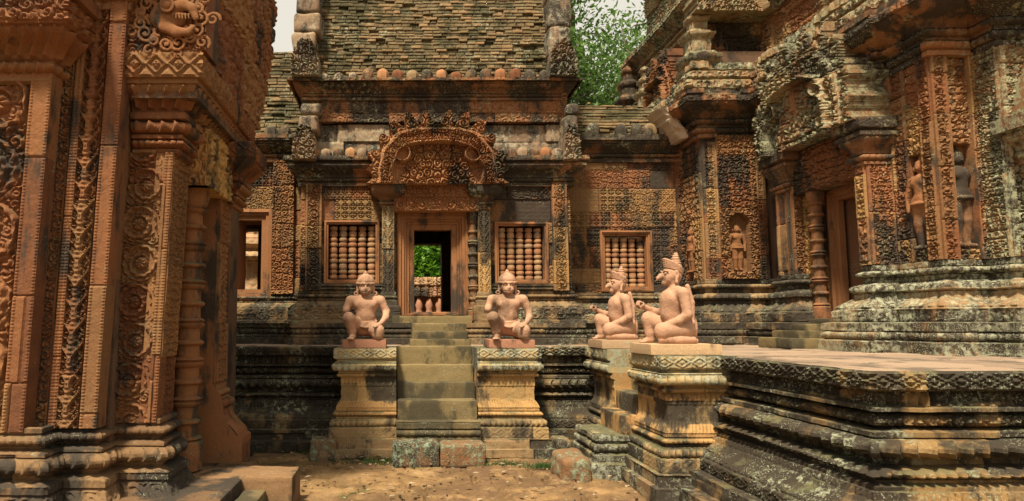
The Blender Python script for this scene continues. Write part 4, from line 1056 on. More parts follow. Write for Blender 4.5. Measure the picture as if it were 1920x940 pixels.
# core
mb = MB(); mb.box((4.5, 9.26, 1.2), (9, 12.3, 5.6)); mb.box((5.6, 6.5, 1.2), (9, 9.3, 5.6)); mb.box((5.42, 8.2, 1.2), (5.7, 9.3, 4.8)); mb.box((6.0, 6.2, 1.2), (9, 6.6, 5.6)); mb.build('core', M_dark, tow)
def panel(pl, a0, a1, b0, b1, kind, seed, mat=None, res=.011, dep=.05, border=.055, name='carved_panel', parent=None, thick=.12, sc=.11, **kw):
    m_ = (a0 + a1) / 2; w = abs(a1 - a0)
    def fn(A, B):
        e = w / 2 - np.abs(A - m_)
        if kind == 'scroll': k = c_scroll(A - m_, B, w - 2 * border, (w - 2 * border) * .95, seed)
        elif kind == 'vase': k = c_vase(A - m_, B, w - 2 * border, (w - 2 * border) * .9, seed)
        elif kind == 'fol': k = c_foliage(np.abs(A - m_) + 1, B, sc, seed)
        elif kind == 'zigfol': k = np.maximum(c_foliage(A, B, sc, seed), 0)
        else: k = 0 * A
        bead = c_beads(B, np.clip((e - border * .55) / (border * .4), 0, 1), .028) * ((e > border * .55) & (e < border * .95))
        return np.where(e > border, k * dep, .6 * dep + bead * .012)
    mb = MB(); relief(mb, pl, a0, a1, b0, b1, fn, res=res, thick=thick, seed=seed, **kw)
    return mb.build(name, mat or M_tower, parent or tow)
# face A (towards the camera) and its flank
panel(SOUTH(9.2), 4.45, 4.66, ZB, ZC, 'fol', 411, sc=.09, bh=.6)
a = 4.66
mb = MB(); relief(mb, SOUTH(9.17), 4.66, 5.2, ZB, ZC, lambda A, B: np.where((np.abs(A - 4.93) < .15) & (B > 2.28) & (B < 3.02 + .12 * np.cos((A - 4.93) / .15 * 1.5)), -.10, c_foliage(np.abs(A - 4.93) + 2, B, .1, 7) * .06 + .01), res=.009, thick=.15, seed=413, bh=.62, bw=1.5); mb.build('niche_panel', M_left, tow)
niche_figure(tow, (4.93, 9.23, 2.30), 0, .66, M_left)
panel(SOUTH(9.2), 5.2, 5.36, ZB, ZC, 'fol', 415, sc=.07, bh=.5)
panel(WEST(4.45), -10.0, -9.2, ZB, ZC, 'fol', 417, sc=.1, bh=.6)
niche_figure(tow, (4.42, 9.55, 2.3), R(-90), .66, M_left)
panel(WEST(4.45), -12.2, -10.0, 3.6, ZC, 'fol', 418, sc=.12, res=.02)
# porch: pilasters, capitals, jambs, door
for k, (y0, y1) in enumerate(((8.24, 8.52), (6.88, 7.02))):
    zt = Z(352, 8.3) if k == 0 else 3.42
    zt = 3.32
    pil = panel(WEST(5.12), -y1, -y0, ZB, zt, 'fol' if k else 'plain', 421 + k, name='porch_pilaster', border=.02 if k else .035, thick=.3, res=.009, mat=M_tower, bh=.6)
    panel(SOUTH(y0), 5.12, 5.42, ZB, zt, 'fol', 424 + k, name='pilaster_flank', parent=pil, border=.04, sc=.08, res=.009, mat=M_left if k == 0 else M_tower, bh=.6)
    mb = MB(); z0 = zt
    sweep(mb, [(5.45, y1), (5.12, y1), (5.12, y0), (5.45, y0)], [(0, z0 - .05), (.03, z0 - .04), (.03, z0 - .01), (.0, z0)] + torus(.01, z0, z0 + .07, .04) + [(.03, z0 + .08), (.03, z0 + .1)] + cyma(.03, z0 + .11, .11, z0 + .25) + [(.13, z0 + .26), (.13, z0 + .30), (.10, z0 + .31), (.10, z0 + .33), (.15, z0 + .34), (.15, z0 + .45), (-.3, z0 + .453)], [(z0, z0 + .07, 'petals', .06, .02), (z0 + .12, z0 + .25, 'petals', .08, .02), (z0 + .345, z0 + .44, 'diamond', .1, .014)], seed=426 + k, ds=.012, dt=.011)
    mb.build('capital', M_corn, pil)
PX = 5.46
panel(WEST(5.30), -8.26, -8.04, ZB - .4, 3.22, 'fol', 431, name='door_jamb', border=.04, sc=.08, thick=.3, mat=M_yellow, bh=.7)
MB().rock((5.30, 7.1, PZ), (5.7, 8.3, 1.57), amp=.01, seed=432).build('door_sill', M_base, tow); MB().rock((5.31, 8.03, 1.5), (5.5, 8.28, 2.0), amp=.01, seed=434).build('jamb_foot', M_left, tow)
fr = framing(MB(), WEST(5.44), -7.98, -6.95, 1.56, 3.2, [(0, -.1), (0, .03), (.04, .04), (.045, .0), (.09, .0), (.095, -.03), (.13, -.03), (.135, -.10)], seed=433).build('door_frame', M_frame, tow)
mb = MB(); relief(mb, WEST(5.585), -7.97, -6.9, 1.56, 3.18, None, res=.02, thick=.01, seed=435, bw=4, bh=2.2, rough=.003); mb.build('door_slab', M_slab, tow)
for y in (7.98,): MB().lathe((5.28, y, 1.60), colonette_prof(.08, 1.6), 12).build('colonette', M_wall, tow)
mb = MB(); relief(mb, WEST(5.2), -8.3, -7.0, 3.2, 3.74, lambda A, B: np.maximum(c_foliage(np.abs(A + 7.65) + 1, B, .1, 3), 0) * .08, res=.009, thick=.3, seed=437, bw=3, bh=2); mb.build('carved_lintel', M_tower, tow)
hf2, mk2 = pediment_fn(.95, 1.35, .15, 16, .15)
mb = MB(); relief(mb, WEST(5.0), -8.68, -6.78, 3.76, 5.15, lambda A, B: hf2(A + 7.73, B - 3.76), res=.0095, thick=.45, seed=441, bw=.8, bh=.46, off=.012, joint=.014, mask=lambda A, B: mk2(A + 7.73, B - 3.76))
mb.build('pediment', M_towup, tow)
# figures in the tympanum
for k, (dy, hh) in enumerate(((-.18, .62), (.1, .7), (.3, .5))): niche_figure(tow, (5.0, 7.73 + dy, 3.85), R(-90), hh, M_tower)
# face B
panel(WEST(5.42), -6.88, -6.62, ZB, ZC, 'fol', 451, sc=.09, bh=.45, mat=M_tower)
mb = MB(); relief(mb, WEST(5.42), -6.62, -6.44, ZB, ZC, lambda A, B: np.where((B > 2.3) & (B < 3.3), -.08, c_foliage(A, B, .09, 5) * .05), res=.009, thick=.2, seed=453, bh=.5); mb.build('niche_panel', M_tower, tow)
niche_figure(tow, (5.45, 6.53, 2.3), R(-80), .95, M_tower)
panel(WEST(5.40), -6.44, -6.30, ZB, ZC, 'fol', 455, sc=.07, border=.02, bh=.5, mat=M_left)
panel(SOUTH(6.30), 5.40, 5.56, ZB, ZC, 'scroll', 457, border=.025, bh=.5, mat=M_left)
mb = MB(); relief(mb, SOUTH(6.34), 5.56, 5.80, ZB, ZC, lambda A, B: np.where((B > 2.3) & (B < 3.35), -.10, c_foliage(np.abs(A - 5.68) + 1, B, .09, 6) * .06), res=.009, thick=.2, seed=459, bh=.5); mb.build('niche_panel', M_tower, tow)
niche_figure(tow, (5.68, 6.40, 2.3), R(8), 1.0, M_corn)
panel(SOUTH(6.30), 5.78, 5.88, ZB, ZC, 'fol', 460, sc=.06, border=.02, bh=.5)
panel(WEST(5.86), -6.3, -6.05, ZB, ZC, 'fol', 461, sc=.07, border=.02, bh=.5, mat=M_towup)
panel(SOUTH(6.05), 5.86, 6.5, ZB, ZC, 'fol', 463, sc=.09, bh=.5, mat=M_towup)
panel(WEST(6.5), -6.05, -5.8, ZB, ZC, 'fol', 465, sc=.07, border=.02, bh=.5, mat=M_towup)
panel(SOUTH(5.8), 6.5, 9.0, ZB, ZC, 'fol', 467, sc=.1, bh=.5, res=.02, mat=M_towup)
# porch at the right edge: capital
mb = MB(); sweep(mb, [(5.98, 6.1), (5.98, 5.7), (6.5, 5.7)], [(0, 2.2), (0, 3.05), (.03, 3.06), (.03, 3.1)] + torus(.02, 3.1, 3.18, .04) + cyma(.04, 3.2, .12, 3.3) + [(.14, 3.31), (.14, 3.36), (.2, 3.37), (.2, 3.5), (-.3, 3.51)], [(2.3, 3.0, 'foliage', .1, .03), (3.1, 3.18, 'petals', .07, .02)], seed=469, ds=.013, rough=.014); mb.build('porch_pilaster', M_towup, tow)
mb = MB(); relief(mb, SOUTH(5.66), 5.95, 6.7, 3.52, 4.3, lambda A, B: c_foliage(A, B, .12, 9) * .1, res=.012, thick=.4, seed=470, bw=.5, bh=.4, off=.05, mask=lambda A, B: A > 5.95 + .3 * ((B - 3.5) / .8) ** 2); mb.build('pediment_end', M_towup, tow)
# main cornice, attic slabs, second storey
def cornice(z, d=.34, h=.62, seed=0, path=FULL, mat=None, name='cornice'):
    k = h / .62
    pr = [(.0, z - .04), (.05, z - .03), (.05, z + .02 * k), (.03, z + .03 * k)] + torus(.03, z + .04 * k, z + .12 * k, .05) + [(.06, z + .125 * k), (.06, z + .15 * k)] + torus(.06, z + .16 * k, z + .24 * k, .05) + [(.09, z + .245 * k)] + cyma(.09, z + .25 * k, d - .02, z + .42 * k) + [(d, z + .43 * k), (d, z + .5 * k), (d - .05, z + .51 * k), (d - .05, z + h), (d - .15, z + h + .01), (-.4, z + h + .02)]
    ca = [(z + .04 * k, z + .12 * k, 'petals', .07, .025), (z + .16 * k, z + .24 * k, 'beads', .07, .03), (z + .26 * k, z + .41 * k, 'petals', .12, .03), (z + .43 * k, z + .5 * k, 'foliage', .08, .025)]
    mb = MB(); sweep(mb, path, pr, ca, seed=seed, rough=.02, off=.04, bw=.5); return mb.build(name, mat or M_corn, tow)
cornice(ZC, seed=471)
def inset(p, d):                                 # move a redented outline inwards
    out = []; n = len(p)
    for i in range(n):
        q = np.array(p[i], float)
        ns = []
        for a, b in ((i - 1, i), (i, i + 1)):
            if a < 0 or b >= n: continue
            v = np.array(p[b]) - np.array(p[a]); v = v / np.linalg.norm(v); ns.append((v[1], -v[0]))
        ns = [np.array(m) for m in ns]
        if len(ns) == 2 and abs(ns[0] @ ns[1]) > .5: ns = ns[:1]
        for m in ns: q = q - d * m
        out.append(tuple(q))
    return out
zz = ZC + .62
SL = [(.25, zz), (.27, zz + .01), (.27, zz + .13), (.2, zz + .14), (.2, zz + .17), (.23, zz + .18), (.23, zz + .28), (.1, zz + .29), (.1, zz + .33), (.14, zz + .34), (.14, zz + .46), (-.2, zz + .5)]
mb = MB(); sweep(mb, FULL, SL, [(zz + .02, zz + .12, 'foliage', .14, .035), (zz + .19, zz + .27, 'foliage', .12, .035), (zz + .35, zz + .45, 'petals', .14, .03)], seed=475, rough=.028, off=.06, bw=.42); mb.build('roof_slab', M_towup, tow)
def storey(path, z0, z1, seed, mat):
    mb = MB()
    for i in range(len(path) - 1):
        a, b = np.array(path[i]), np.array(path[i + 1]); d = b - a; L = np.linalg.norm(d)
        if L < .05: continue
        pl = Plane((a[0], a[1], 0), (d[0] / L, d[1] / L, 0))
        relief(mb, pl, 0, L, z0, z1, lambda A, B, L=L: np.where((np.abs(A - L / 2) < min(.16, L * .25)) & (B < z0 + (z1 - z0) * (.72 + .1 * np.cos((A - L / 2) * 9))), -.06 + .05 * c_foliage(A + 3, B, .09, seed + 2), c_foliage(A, B, .1, seed + i) * .07), res=.013, thick=.2, seed=seed + i, bw=.45, bh=.36, off=.06, joint=.02)
    return mb.build('storey_wall', mat, tow)
P2 = inset(FULL, .22); z2 = zz + .46
storey(P2, z2 - .05, z2 + .85, 481, M_tower)
cornice(z2 + .82, .26, .5, 491, P2, M_towup)
P3 = inset(FULL, .5); z3 = z2 + 1.32
storey(P3, z3 - .05, z3 + 1.2, 501, M_towup); cornice(z3 + 1.2, .26, .5, 511, P3, M_towup)
mb = MB(); mb.box((5.2, 9.9, 5), (9, 11.9, 8)); mb.box((6.6, 7.2, 5), (9, 9.95, 8)); mb.build('upper_core', M_dark, tow)
# miniature corner turrets standing on the cornice
def turret(x, y, z, w, h, seed, mat):
    prof = []; n = 4; zc = 0; ww = w / 2
    for k in range(n):
        hh = h * (.36, .27, .2, .17)[k]; r = ww * (1, .8, .6, .38)[k]
        prof += [(r * .82, zc), (r * .82, zc + hh * .55), (r * .95, zc + hh * .6), (r * 1.1, zc + hh * .75), (r * 1.1, zc + hh * .85), (r * .9, zc + hh * .9), (r * .8, zc + hh)]; zc += hh
    prof.append((.0, zc + h * .05)); prof = [(r_, z + q) for r_, q in prof]
    mb = MB(); sweep(mb, [(x, y), (x + 1e-3, y), ], [(0, z), (0, z + .01)], ds=1) if False else None
    P = []
    N_ = 8
    for r_, q in prof:
        row = []
        for i in range(4 * N_ + 1):
            a = 2 * math.pi * i / (4 * N_); c, s_ = math.cos(a), math.sin(a); m = max(abs(c), abs(s_)); f = r_ / m * (1 - .12 * (1 - min(abs(c), abs(s_)) / m < .35)); row.append((x + c * f, y + s_ * f, q))
        P.append(row)
    P = np.array(P)
    # refine rows
    PP = [P[0]]
    for i in range(len(P) - 1):
        L = max(1, int(np.abs(P[i + 1] - P[i]).max() / .025))
        for k in range(1, L + 1): PP.append(P[i] * (1 - k / L) + P[i + 1] * k / L)
    PP = np.array(PP)
    PP = PP + .05 * (np.stack([fbm(PP[..., 0] * 8, PP[..., 1] * 8, PP[..., 2] * 8, seed + q) for q in range(3)], -1) - .45)
    mb.grid(PP, blk=_h(np.floor(PP[..., 2] / .2), 3, 1, seed)); return mb.build('corner_turret', mat, tow)
turret(4.42, 11.9, zz + .0, .55, 1.5, 521, M_tower)
turret(4.5, 9.28, zz + .2, .5, 1.25, 523, M_towup)
turret(4.35, 10.9, zz + .0, .42, 1.1, 525, M_towup)
turret(5.5, 6.55, zz + .2, .5, 1.3, 527, M_towup)
turret(4.4, 11.3, zz, .35, .75, 528, M_gable)
hf3, mk3 = pediment_fn(.62, 1.0, .13, 26, .09)
for k, (pl, ac, zb, lab) in enumerate(((WEST(4.30), -10.2, zz + .05, 0), (SOUTH(9.05), 4.98, z2 + .75, 0))):
    mb = MB(); relief(mb, pl, ac - .62, ac + .62, zb, zb + 1.05, lambda A, B: hf3(A - ac, B - zb), res=.012, thick=.35, seed=531 + k, bw=.6, bh=.4, off=.03, mask=lambda A, B: mk3(A - ac, B - zb)); mb.build('upper_pediment', M_tower if k == 0 else M_towup, tow)
niche_figure(tow, (4.93, 9.42, z2 + .08), 0, .5, M_tower)
# sloping gutter stone where the wing roof meets the tower
pts = [(X(u, 9.55), Z(v, 9.55)) for u, v in ((1282, 262), (1314, 262), (1262, 208), (1246, 206))]
A, B = np.meshgrid(np.linspace(0, 1, 20), np.linspace(0, 1, 34))
q0 = [np.array(p) for p in pts]
XZ = np.stack([.05 * (fbm(B * 6, A * 3, 2, 77) - .45), .05 * (fbm(B * 5, A * 3, 9, 78) - .45)], -1) * 1.6 + (1 - B)[..., None] * ((1 - A)[..., None] * q0[0] + A[..., None] * q0[1]) + B[..., None] * ((1 - A)[..., None] * q0[3] + A[..., None] * q0[2])
P = np.stack([XZ[..., 0], 9.5 - .09 * np.sin(A * np.pi) + .12 * (fbm(A * 4, B * 7, 0, 541) - .5), XZ[..., 1]], -1)
MB().grid(P, None, P * (1, 0, 1) + np.array((0, 9.95, 0)), .9).build('gutter_stone', M_pale, tow)
# small steps before the porch
for k, (x0, y0, y1, z1) in enumerate(((4.62, 7.55, 8.25, 1.37), (4.74, 7.6, 8.15, 1.46), (4.84, 7.65, 8.1, 1.54), (5.1, 7.25, 8.0, 1.6))):
    MB().rock((x0, y0, PZ - .01), (x0 + .6, y1, z1), amp=.012, res=.025, rnd=.015, seed=551 + k).build('porch_step', M_step, tow)

# ------------------------------------------------------------------ gate tower at the left, close to the camera
gate = thing('gate_tower', 'richly carved red sandstone gate tower with doorway at the left', 'gate tower', (-1.84, 5.1, 0))
LN = .034
zg = .78
LP = [(-4.6, 4.66), (-2.55, 4.66), (-2.55, 4.86), (-2.24, 4.86), (-2.24, 5.1), (-1.87, 5.1), (-1.87, 5.46)]
LB = [(.0, zg + .03), (.02, zg + .02), (.02, zg - .01), (.0, zg - .02)] + torus(.01, zg - .03, zg - .1, .045) + [(.02, zg - .11), (.0, zg - .13), (.05, zg - .14), (.07, zg - .15), (.07, zg - .17)] + torus(.05, zg - .18, zg - .29, .07) + [(.06, zg - .3), (.04, zg - .33), (.11, zg - .35), (.13, zg - .36), (.13, zg - .41)] + cyma(.12, zg - .42, .24, zg - .62) + [(.26, zg - .63), (.26, -.05)]
mb = MB(); sweep(mb, LP, LB, [(zg - .1, zg - .03, 'beads', .06, .025), (zg - .29, zg - .18, 'petals', .11, .035), (zg - .41, zg - .36, 'drops', .05, .01), (zg - .6, zg - .43, 'foliage', .12, .035)], seed=601, ds=.009, dt=.008, rough=.008, off=.012); mb.build('moulded_base', M_leftbase, gate)
HT = 5.2
def strip(u0, u1, y, kind, seed, dep=.04, border=0.0, c0=0.0, z0=zg, z1=HT, sc=.08, name='carved_band', mat=None, bh=.85):
    a, b = X(u0, y, 606), X(u1, y, 606); m_ = (a + b) / 2; w = b - a
    def fn(A, B):
        e = w / 2 - np.abs(A - m_)
        k = {'scroll': lambda: c_scroll(A - m_, B, w - 2 * border, (w - 2 * border) * 1.0, seed), 'vase': lambda: c_vase(A - m_, B, w - 2 * border, (w - 2 * border) * .95, seed),
             'fol': lambda: c_foliage(A - m_ + .5, B, sc, seed), 'plain': lambda: 0 * A + .0}[kind]()
        if kind == 'plain':
            return c0 + .012 * c_beads(B, np.clip((e - .004) / .022, 0, 1), .024) * (e < .026)
        return np.where(e > border, c0 + k * dep, c0 + dep * .8)
    mb = MB(); relief(mb, SOUTH(y), a, b, z0, z1, fn, res=.0065, thick=.15, seed=seed, rough=.003, bw=3, bh=bh, off=.012, joint=.012, lean=LN)
    return mb.build(name, mat or M_left, gate)
# u at the foot of each band
strip(-330, -110, 4.66, 'fol', 603, .06, sc=.12)
strip(-112, 14, 4.68, 'scroll', 605, .075, border=.0)
strip(12, 52, 4.62, 'plain', 608)
strip(50, 98, 4.82, 'fol', 609, .065, sc=.075)
strip(97, 112, 4.79, 'plain', 610)
strip(111, 158, 4.84, 'vase', 611, .07)
strip(156, 188, 4.79, 'plain', 612)
strip(186, 208, 5.02, 'fol', 613, .055, sc=.06)
ZP = Z(288, 5.1)
LS = LN * (ZP - zg)
strip(206, 290, 5.1, 'scroll', 615, .06, border=.022, z1=ZP, name='door_pilaster')
strip(282, 298, 5.07, 'plain', 616, z1=ZP, name='pilaster_edge')
panel(EAST(-1.90), 5.08, 5.45, zg, ZP, 'fol', 617, name='pilaster_flank', parent=gate, border=.015, sc=.06, res=.007, dep=.045, mat=M_left, bh=.9, bw=3, lean=LN)
mb = MB(); mb.box((-2.1, 4.92, ZP + .4), (-1.58, 6.6, ZP + 1.2)); mb.box((-4.6, 4.8, 0), (-2.56, 8, 5.2)); mb.box((-2.6, 5.0, 0), (-2.2, 8, 5.2)); mb.box((-2.3, 5.25, 0), (-2.0, 8, 5.2)); mb.box((-2.2, 5.3, 3.4), (-1.75, 6.6, 5.4)); mb.build('core', M_dark, gate)
# capital and cornice that runs on above the doorway
zt = Z(100, 4.9)
LCAP = [(.0, ZP - .02), (.03, ZP), (.03, ZP + .03), (.01, ZP + .035)] + torus(.02, ZP + .04, ZP + .10, .035) + [(.06, ZP + .11), (.06, ZP + .14), (.03, ZP + .15)] + torus(.04, ZP + .155, ZP + .25, .05) + [(.1, ZP + .26), (.1, ZP + .31), (.07, ZP + .32)] + cyma(.07, ZP + .33, .2, ZP + .5) + [(.22, ZP + .505), (.22, ZP + .54), (.25, ZP + .545), (.25, zt), (-.1, zt + .003)]
LCC = [(ZP + .04, ZP + .10, 'beads', .045, .028), (ZP + .155, ZP + .25, 'petals', .085, .045), (ZP + .34, ZP + .49, 'petals', .085, .05), (ZP + .555, zt - .02, 'diamond', .10, .028)]
cut = next(i for i, p in enumerate(LCAP) if p[1] > ZP + .325)
mb = MB(); sweep(mb, [(-2.14, 5.1), (-1.79, 5.1), (-1.79, 5.43)], LCAP[:cut + 1], LCC, seed=621, ds=.007, dt=.007, rough=.004, wear0=.7)
sweep(mb, [(-2.14, 5.1), (-1.79, 5.1), (-1.79, 5.5), (-1.79, 6.7)], [(-.3, ZP + .328)] + LCAP[cut:], LCC, seed=621, ds=.007, dt=.007, rough=.004, wear0=.7)
mb.build('capital', M_left, gate)
# lintel, colonette, far pilaster
mb = MB(); relief(mb, EAST(-1.78), 5.42, 6.25, 2.72, ZP + .34, lambda A, B: np.maximum(c_foliage(A, B, .1, 6), 0) * .08 * sst(2.72, 2.8, B), res=.008, thick=.35, seed=623, bw=3, bh=3, mat=None) if False else relief(mb, EAST(-1.66), 5.47, 6.3, 2.74, ZP + .32, lambda A, B: c_foliage(A, B, .15, 6) * .055, res=.008, thick=.4, seed=623, bw=3, bh=3)
A, B = np.meshgrid(np.linspace(-2.1, -1.66, 20), np.linspace(5.47, 6.3, 30)); mb.grid(np.stack([A, B, 2.745 + 0 * A], -1)[::-1]); relief(mb, SOUTH(5.47), -2.1, -1.66, 2.74, ZP + .32, lambda A, B: c_foliage(A, B, .13, 4) * .05, res=.009, thick=.1, seed=624, bw=3, bh=3)
mb.build('carved_lintel', M_yellow, gate)
MB().lathe((-1.86, 5.72, .28), [(r_ * 1.0, z_) for r_, z_ in colonette_prof(.125, 2.5, 6)], 10).build('colonette', M_left, gate)
ZJ = 2.8
mb = MB(); sweep(mb, [(-1.72, 6.05), (-1.72, 6.42)], [(0, ZJ), (0, .98), (.02, .97), (.02, .93)] + torus(.02, .92, .86, .04) + [(.04, .85), (.06, .84)] + torus(.06, .83, .75, .05) + [(.09, .74), (.1, .7)] + cyma(.1, .69, .24, .5) + [(.26, .49), (.28, .48), (.28, .26)], [(.5, .68, 'petals', .1, .02)], seed=631, ds=.012, rough=.006, bw=3)
v = [(-1.72 + o, 6.05, z) for o, z in [(0, ZJ), (0, .98), (.06, .9), (.1, .78), (.1, .7), (.14, .62), (.24, .5), (.28, .48), (.28, .26)]]
mb.add(v + [(-2.2, 6.05, .26), (-2.2, 6.05, ZJ)], [tuple(range(len(v) + 2))[::-1]]); mb.build('far_pilaster', M_left, gate)
panel(EAST(-1.71), 6.06, 6.42, 1.0, ZJ, 'fol', 633, name='far_pilaster_face', parent=gate, border=.03, sc=.07, res=.009, dep=.04, mat=M_left, bh=.8)
mb = MB(); z0 = 2.75; sweep(mb, [(-2.1, 6.34), (-1.66, 6.34), (-1.66, 6.7)], [(0, z0 - .05), (.03, z0 - .04), (.03, z0)] + torus(.02, z0 + .01, z0 + .07, .04) + [(.06, z0 + .08), (.06, z0 + .11)] + torus(.05, z0 + .12, z0 + .2, .05) + [(.11, z0 + .21), (.11, z0 + .25)] + cyma(.1, z0 + .26, .24, z0 + .4) + [(.26, z0 + .41), (.26, z0 + .56), (-.1, z0 + .57)], [(z0 + .12, z0 + .2, 'petals', .08, .03), (z0 + .01, z0 + .07, 'beads', .05, .02), (z0 + .27, z0 + .39, 'petals', .09, .04), (z0 + .42, z0 + .55, 'diamond', .1, .02)], seed=637, ds=.01, wear0=.7); mb.build('far_capital', M_left, gate)
mb = MB(); mb.box((-2.25, 5.4, .2), (-2.05, 6.1, 3.0)); mb.build('door_reveal', M_left, gate)
# pediment over the doorway, seen from its end; carved beast on the corner
mb = MB(); relief(mb, EAST(-1.56), 4.86, 7.9, zt + .0, 5.6, lambda A, B: c_foliage(A, B, .2, 5) * .055 + .05 * sst(.1, .0, np.abs((A - 5.35) - .35 * (B - zt))) , res=.0095, thick=.35, seed=641, bw=.9, bh=.7, off=.02, mask=lambda A, B: A < 6.9 + .95 * np.sin(np.clip((B - zt) / 2.0, 0, 1) * 1.6) + .05 * np.cos(B * 22)); mb.build('doorway_pediment', M_left, gate)
mb = MB(); relief(mb, SOUTH(4.86), -2.12, -1.5, zt + .0, 5.3, lambda A, B: c_foliage(A, B, .085, 15) * .05, res=.0065, thick=.3, seed=643, bw=3, bh=3); mb.build('pediment_end', M_left, gate)
bt = Body((-.42, -.24, -.32), (.42, .14, .5), .008)          # makara head in profile: open toothed jaws, round eye, curling mane
def spiral(b, c, R0, turns, r, sg=1, a0=0):
    P = [(c[0] + R0 * (1 - .75 * t) * math.cos(a0 + sg * turns * 6.283 * t), c[1] - .03 * t, c[2] + R0 * (1 - .75 * t) * math.sin(a0 + sg * turns * 6.283 * t)) for t in np.linspace(0, 1, 16)]
    b.path(P, list(np.linspace(r, r * .6, 16)), .006)
bt.ell((.0, .05, .05), (.15, .10, .11), .03)
bt.path([(.02, 0, .10), (.12, -.03, .13), (.2, -.04, .10), (.23, -.04, .02)], [.05, .045, .035, .025], .02)
bt.path([(-.02, 0, -.04), (.08, -.02, -.09), (.17, -.03, -.09), (.21, -.03, -.05)], [.05, .04, .028, .018], .02)
bt.ell((.01, -.09, .11), (.034, .03, .034), .006).ring((.01, -.085, .11), .05, .013, 1)
for q in range(6): bt.cap((.05 + .025 * q, -.05, .055 - .002 * q), (.055 + .025 * q, -.055, .015 - .002 * q), .011, .005, .004)
for k in range(15):
    a_ = 6.283 * k / 15 + .4; x, z = .02 + .235 * math.cos(a_), .03 + .205 * math.sin(a_)
    spiral(bt, (x, .03, z), .05 + .012 * (k % 3), 1.5, .0135, 1 if k % 2 else -1, a_ + 3); bt.ell((x, .02, z), (.014, .025, .014), .006)
for k in range(9):
    a_ = 6.283 * k / 9; x, z = .02 + .33 * math.cos(a_), .03 + .29 * math.sin(a_)
    spiral(bt, (x, .05, z), .06, 1.3, .014, -1 if k % 2 else 1, a_)
bt.mesh(MB(), xf=lambda P: P * (1.0, .6, 1.0) + np.array((-1.80, 4.82, zt + .22))).build('beast_head', M_left, gate, smooth=60)
# overhanging cornices high on the outer piers
for k, (path, z0, mat) in enumerate((([(-4.6, 4.66), (-2.62, 4.66), (-2.62, 4.86)], Z(140, 4.5), M_left), ([(-2.62, 4.84), (-2.12, 4.84), (-2.12, 5.1)], Z(12, 4.75), M_left))):
    mb = MB(); sweep(mb, path, [(0, z0 - .02), (.04, z0), (.04, z0 + .05)] + torus(.03, z0 + .06, z0 + .14, .05) + cyma(.06, z0 + .16, .22, z0 + .34) + [(.25, z0 + .35), (.25, z0 + .55), (.3, z0 + .56), (.3, z0 + .66), (-.1, z0 + .67)], [(z0 + .06, z0 + .14, 'petals', .08, .03), (z0 + .165, z0 + .335, 'petals', .09, .05), (z0 + .36, z0 + .54, 'foliage', .1, .04)], seed=651 + k, ds=.009, dt=.009, wear0=.7); mb.build('pier_cornice', mat, gate)
# threshold paving in front of the doorway
th = thing('threshold_platform', 'low reddish stone threshold slab before the left gate tower doorway', 'stone platform', (-1.4, 5.6, 0))
MB().rock((-2.3, 5.52, -.05), (-.88, 5.95, .26), amp=.016, res=.02, rnd=.02, seed=661).build('slab', M_thresh, th)
MB().rock((-2.6, 4.0, -.05), (-1.3, 5.515, .255), amp=.016, res=.02, rnd=.02, seed=665).build('slab', M_thresh, th)
MB().rock((-1.295, 4.2, -.05), (-1.1, 5.51, .16), amp=.012, res=.02, rnd=.02, seed=663).build('lower_step', M_step, th)
MB().rock((-1.095, 4.2, -.05), (-.9, 5.51, .07), amp=.012, res=.02, rnd=.02, seed=664).build('lower_step', M_step, th)
o = MB().rock((-1.35, 6.0, -.05), (-1.08, 6.25, .2), amp=.02, res=.022, rnd=.03, seed=667).build('stone_block', M_base); tag(o, 'dark square stone behind the threshold slab of the left doorway', 'stone block')
o = MB().rock((-.86, 5.25, -.06), (-.62, 5.55, .045), amp=.015, res=.022, rnd=.02, seed=668).build('paving_stone', M_base); tag(o, 'flat dark paving stone beside the corner of the threshold slab', 'paving stone')
o = MB().rock((-.6, 5.2, -.06), (-.22, 5.5, .035), amp=.015, res=.022, rnd=.02, seed=669).build('paving_stone', M_base); tag(o, 'flat dark paving stone at the bottom edge, farthest from the threshold slab', 'paving stone')

# ------------------------------------------------------------------ beyond the openings
fw = thing('boundary_wall', 'carved stone wall with turned balusters seen through the hall doorway', 'wall', (.5, 16.5, 0))
mb = MB(); wz = Z(520, 16.5); relief(mb, S(16.5), -2.2, 3.5, 0, wz - .9, lambda A, B: c_foliage(A, B, .15, 4) * .05, res=.025, thick=.4, seed=701, bw=.7, bh=.3); mb.build('lower_wall', M_far, fw)
mb = MB(); relief(mb, S(16.5), -2.2, 3.5, wz - .5, wz, lambda A, B: c_petals(A, (B - wz + .5) / .5, .22) * .08 + c_foliage(A, B, .13, 3) * .05, res=.02, thick=.4, seed=703, bw=.7, bh=.25, off=.06); mb.build('coping', M_far, fw)
mb = MB(); sweep(mb, [(-2.2, 16.5), (3.5, 16.5)], [(.1, wz - .9), (.12, wz - .92), (.12, wz - .98), (.02, wz - 1.0)], seed=705, ds=.04); mb.box((-2.2, 16.75, wz - .95), (3.5, 17.0, wz - .4)); mb.build('ledge', M_far, fw)
for k in range(9): MB().lathe((.3 + (k - 4) * .26, 16.55, wz - .92), [(0, 0), (.09, 0), (.07, .1), (.1, .2), (.06, .3), (.03, .4), (0, .44)], 10).build('baluster', M_plinth, fw)
fg = thing('far_gallery', 'ruined carved gallery wall glimpsed through the small left doorway', 'wall', (-4.2, 14.0, 0))
mb = MB(); gz = Z(430, 14)
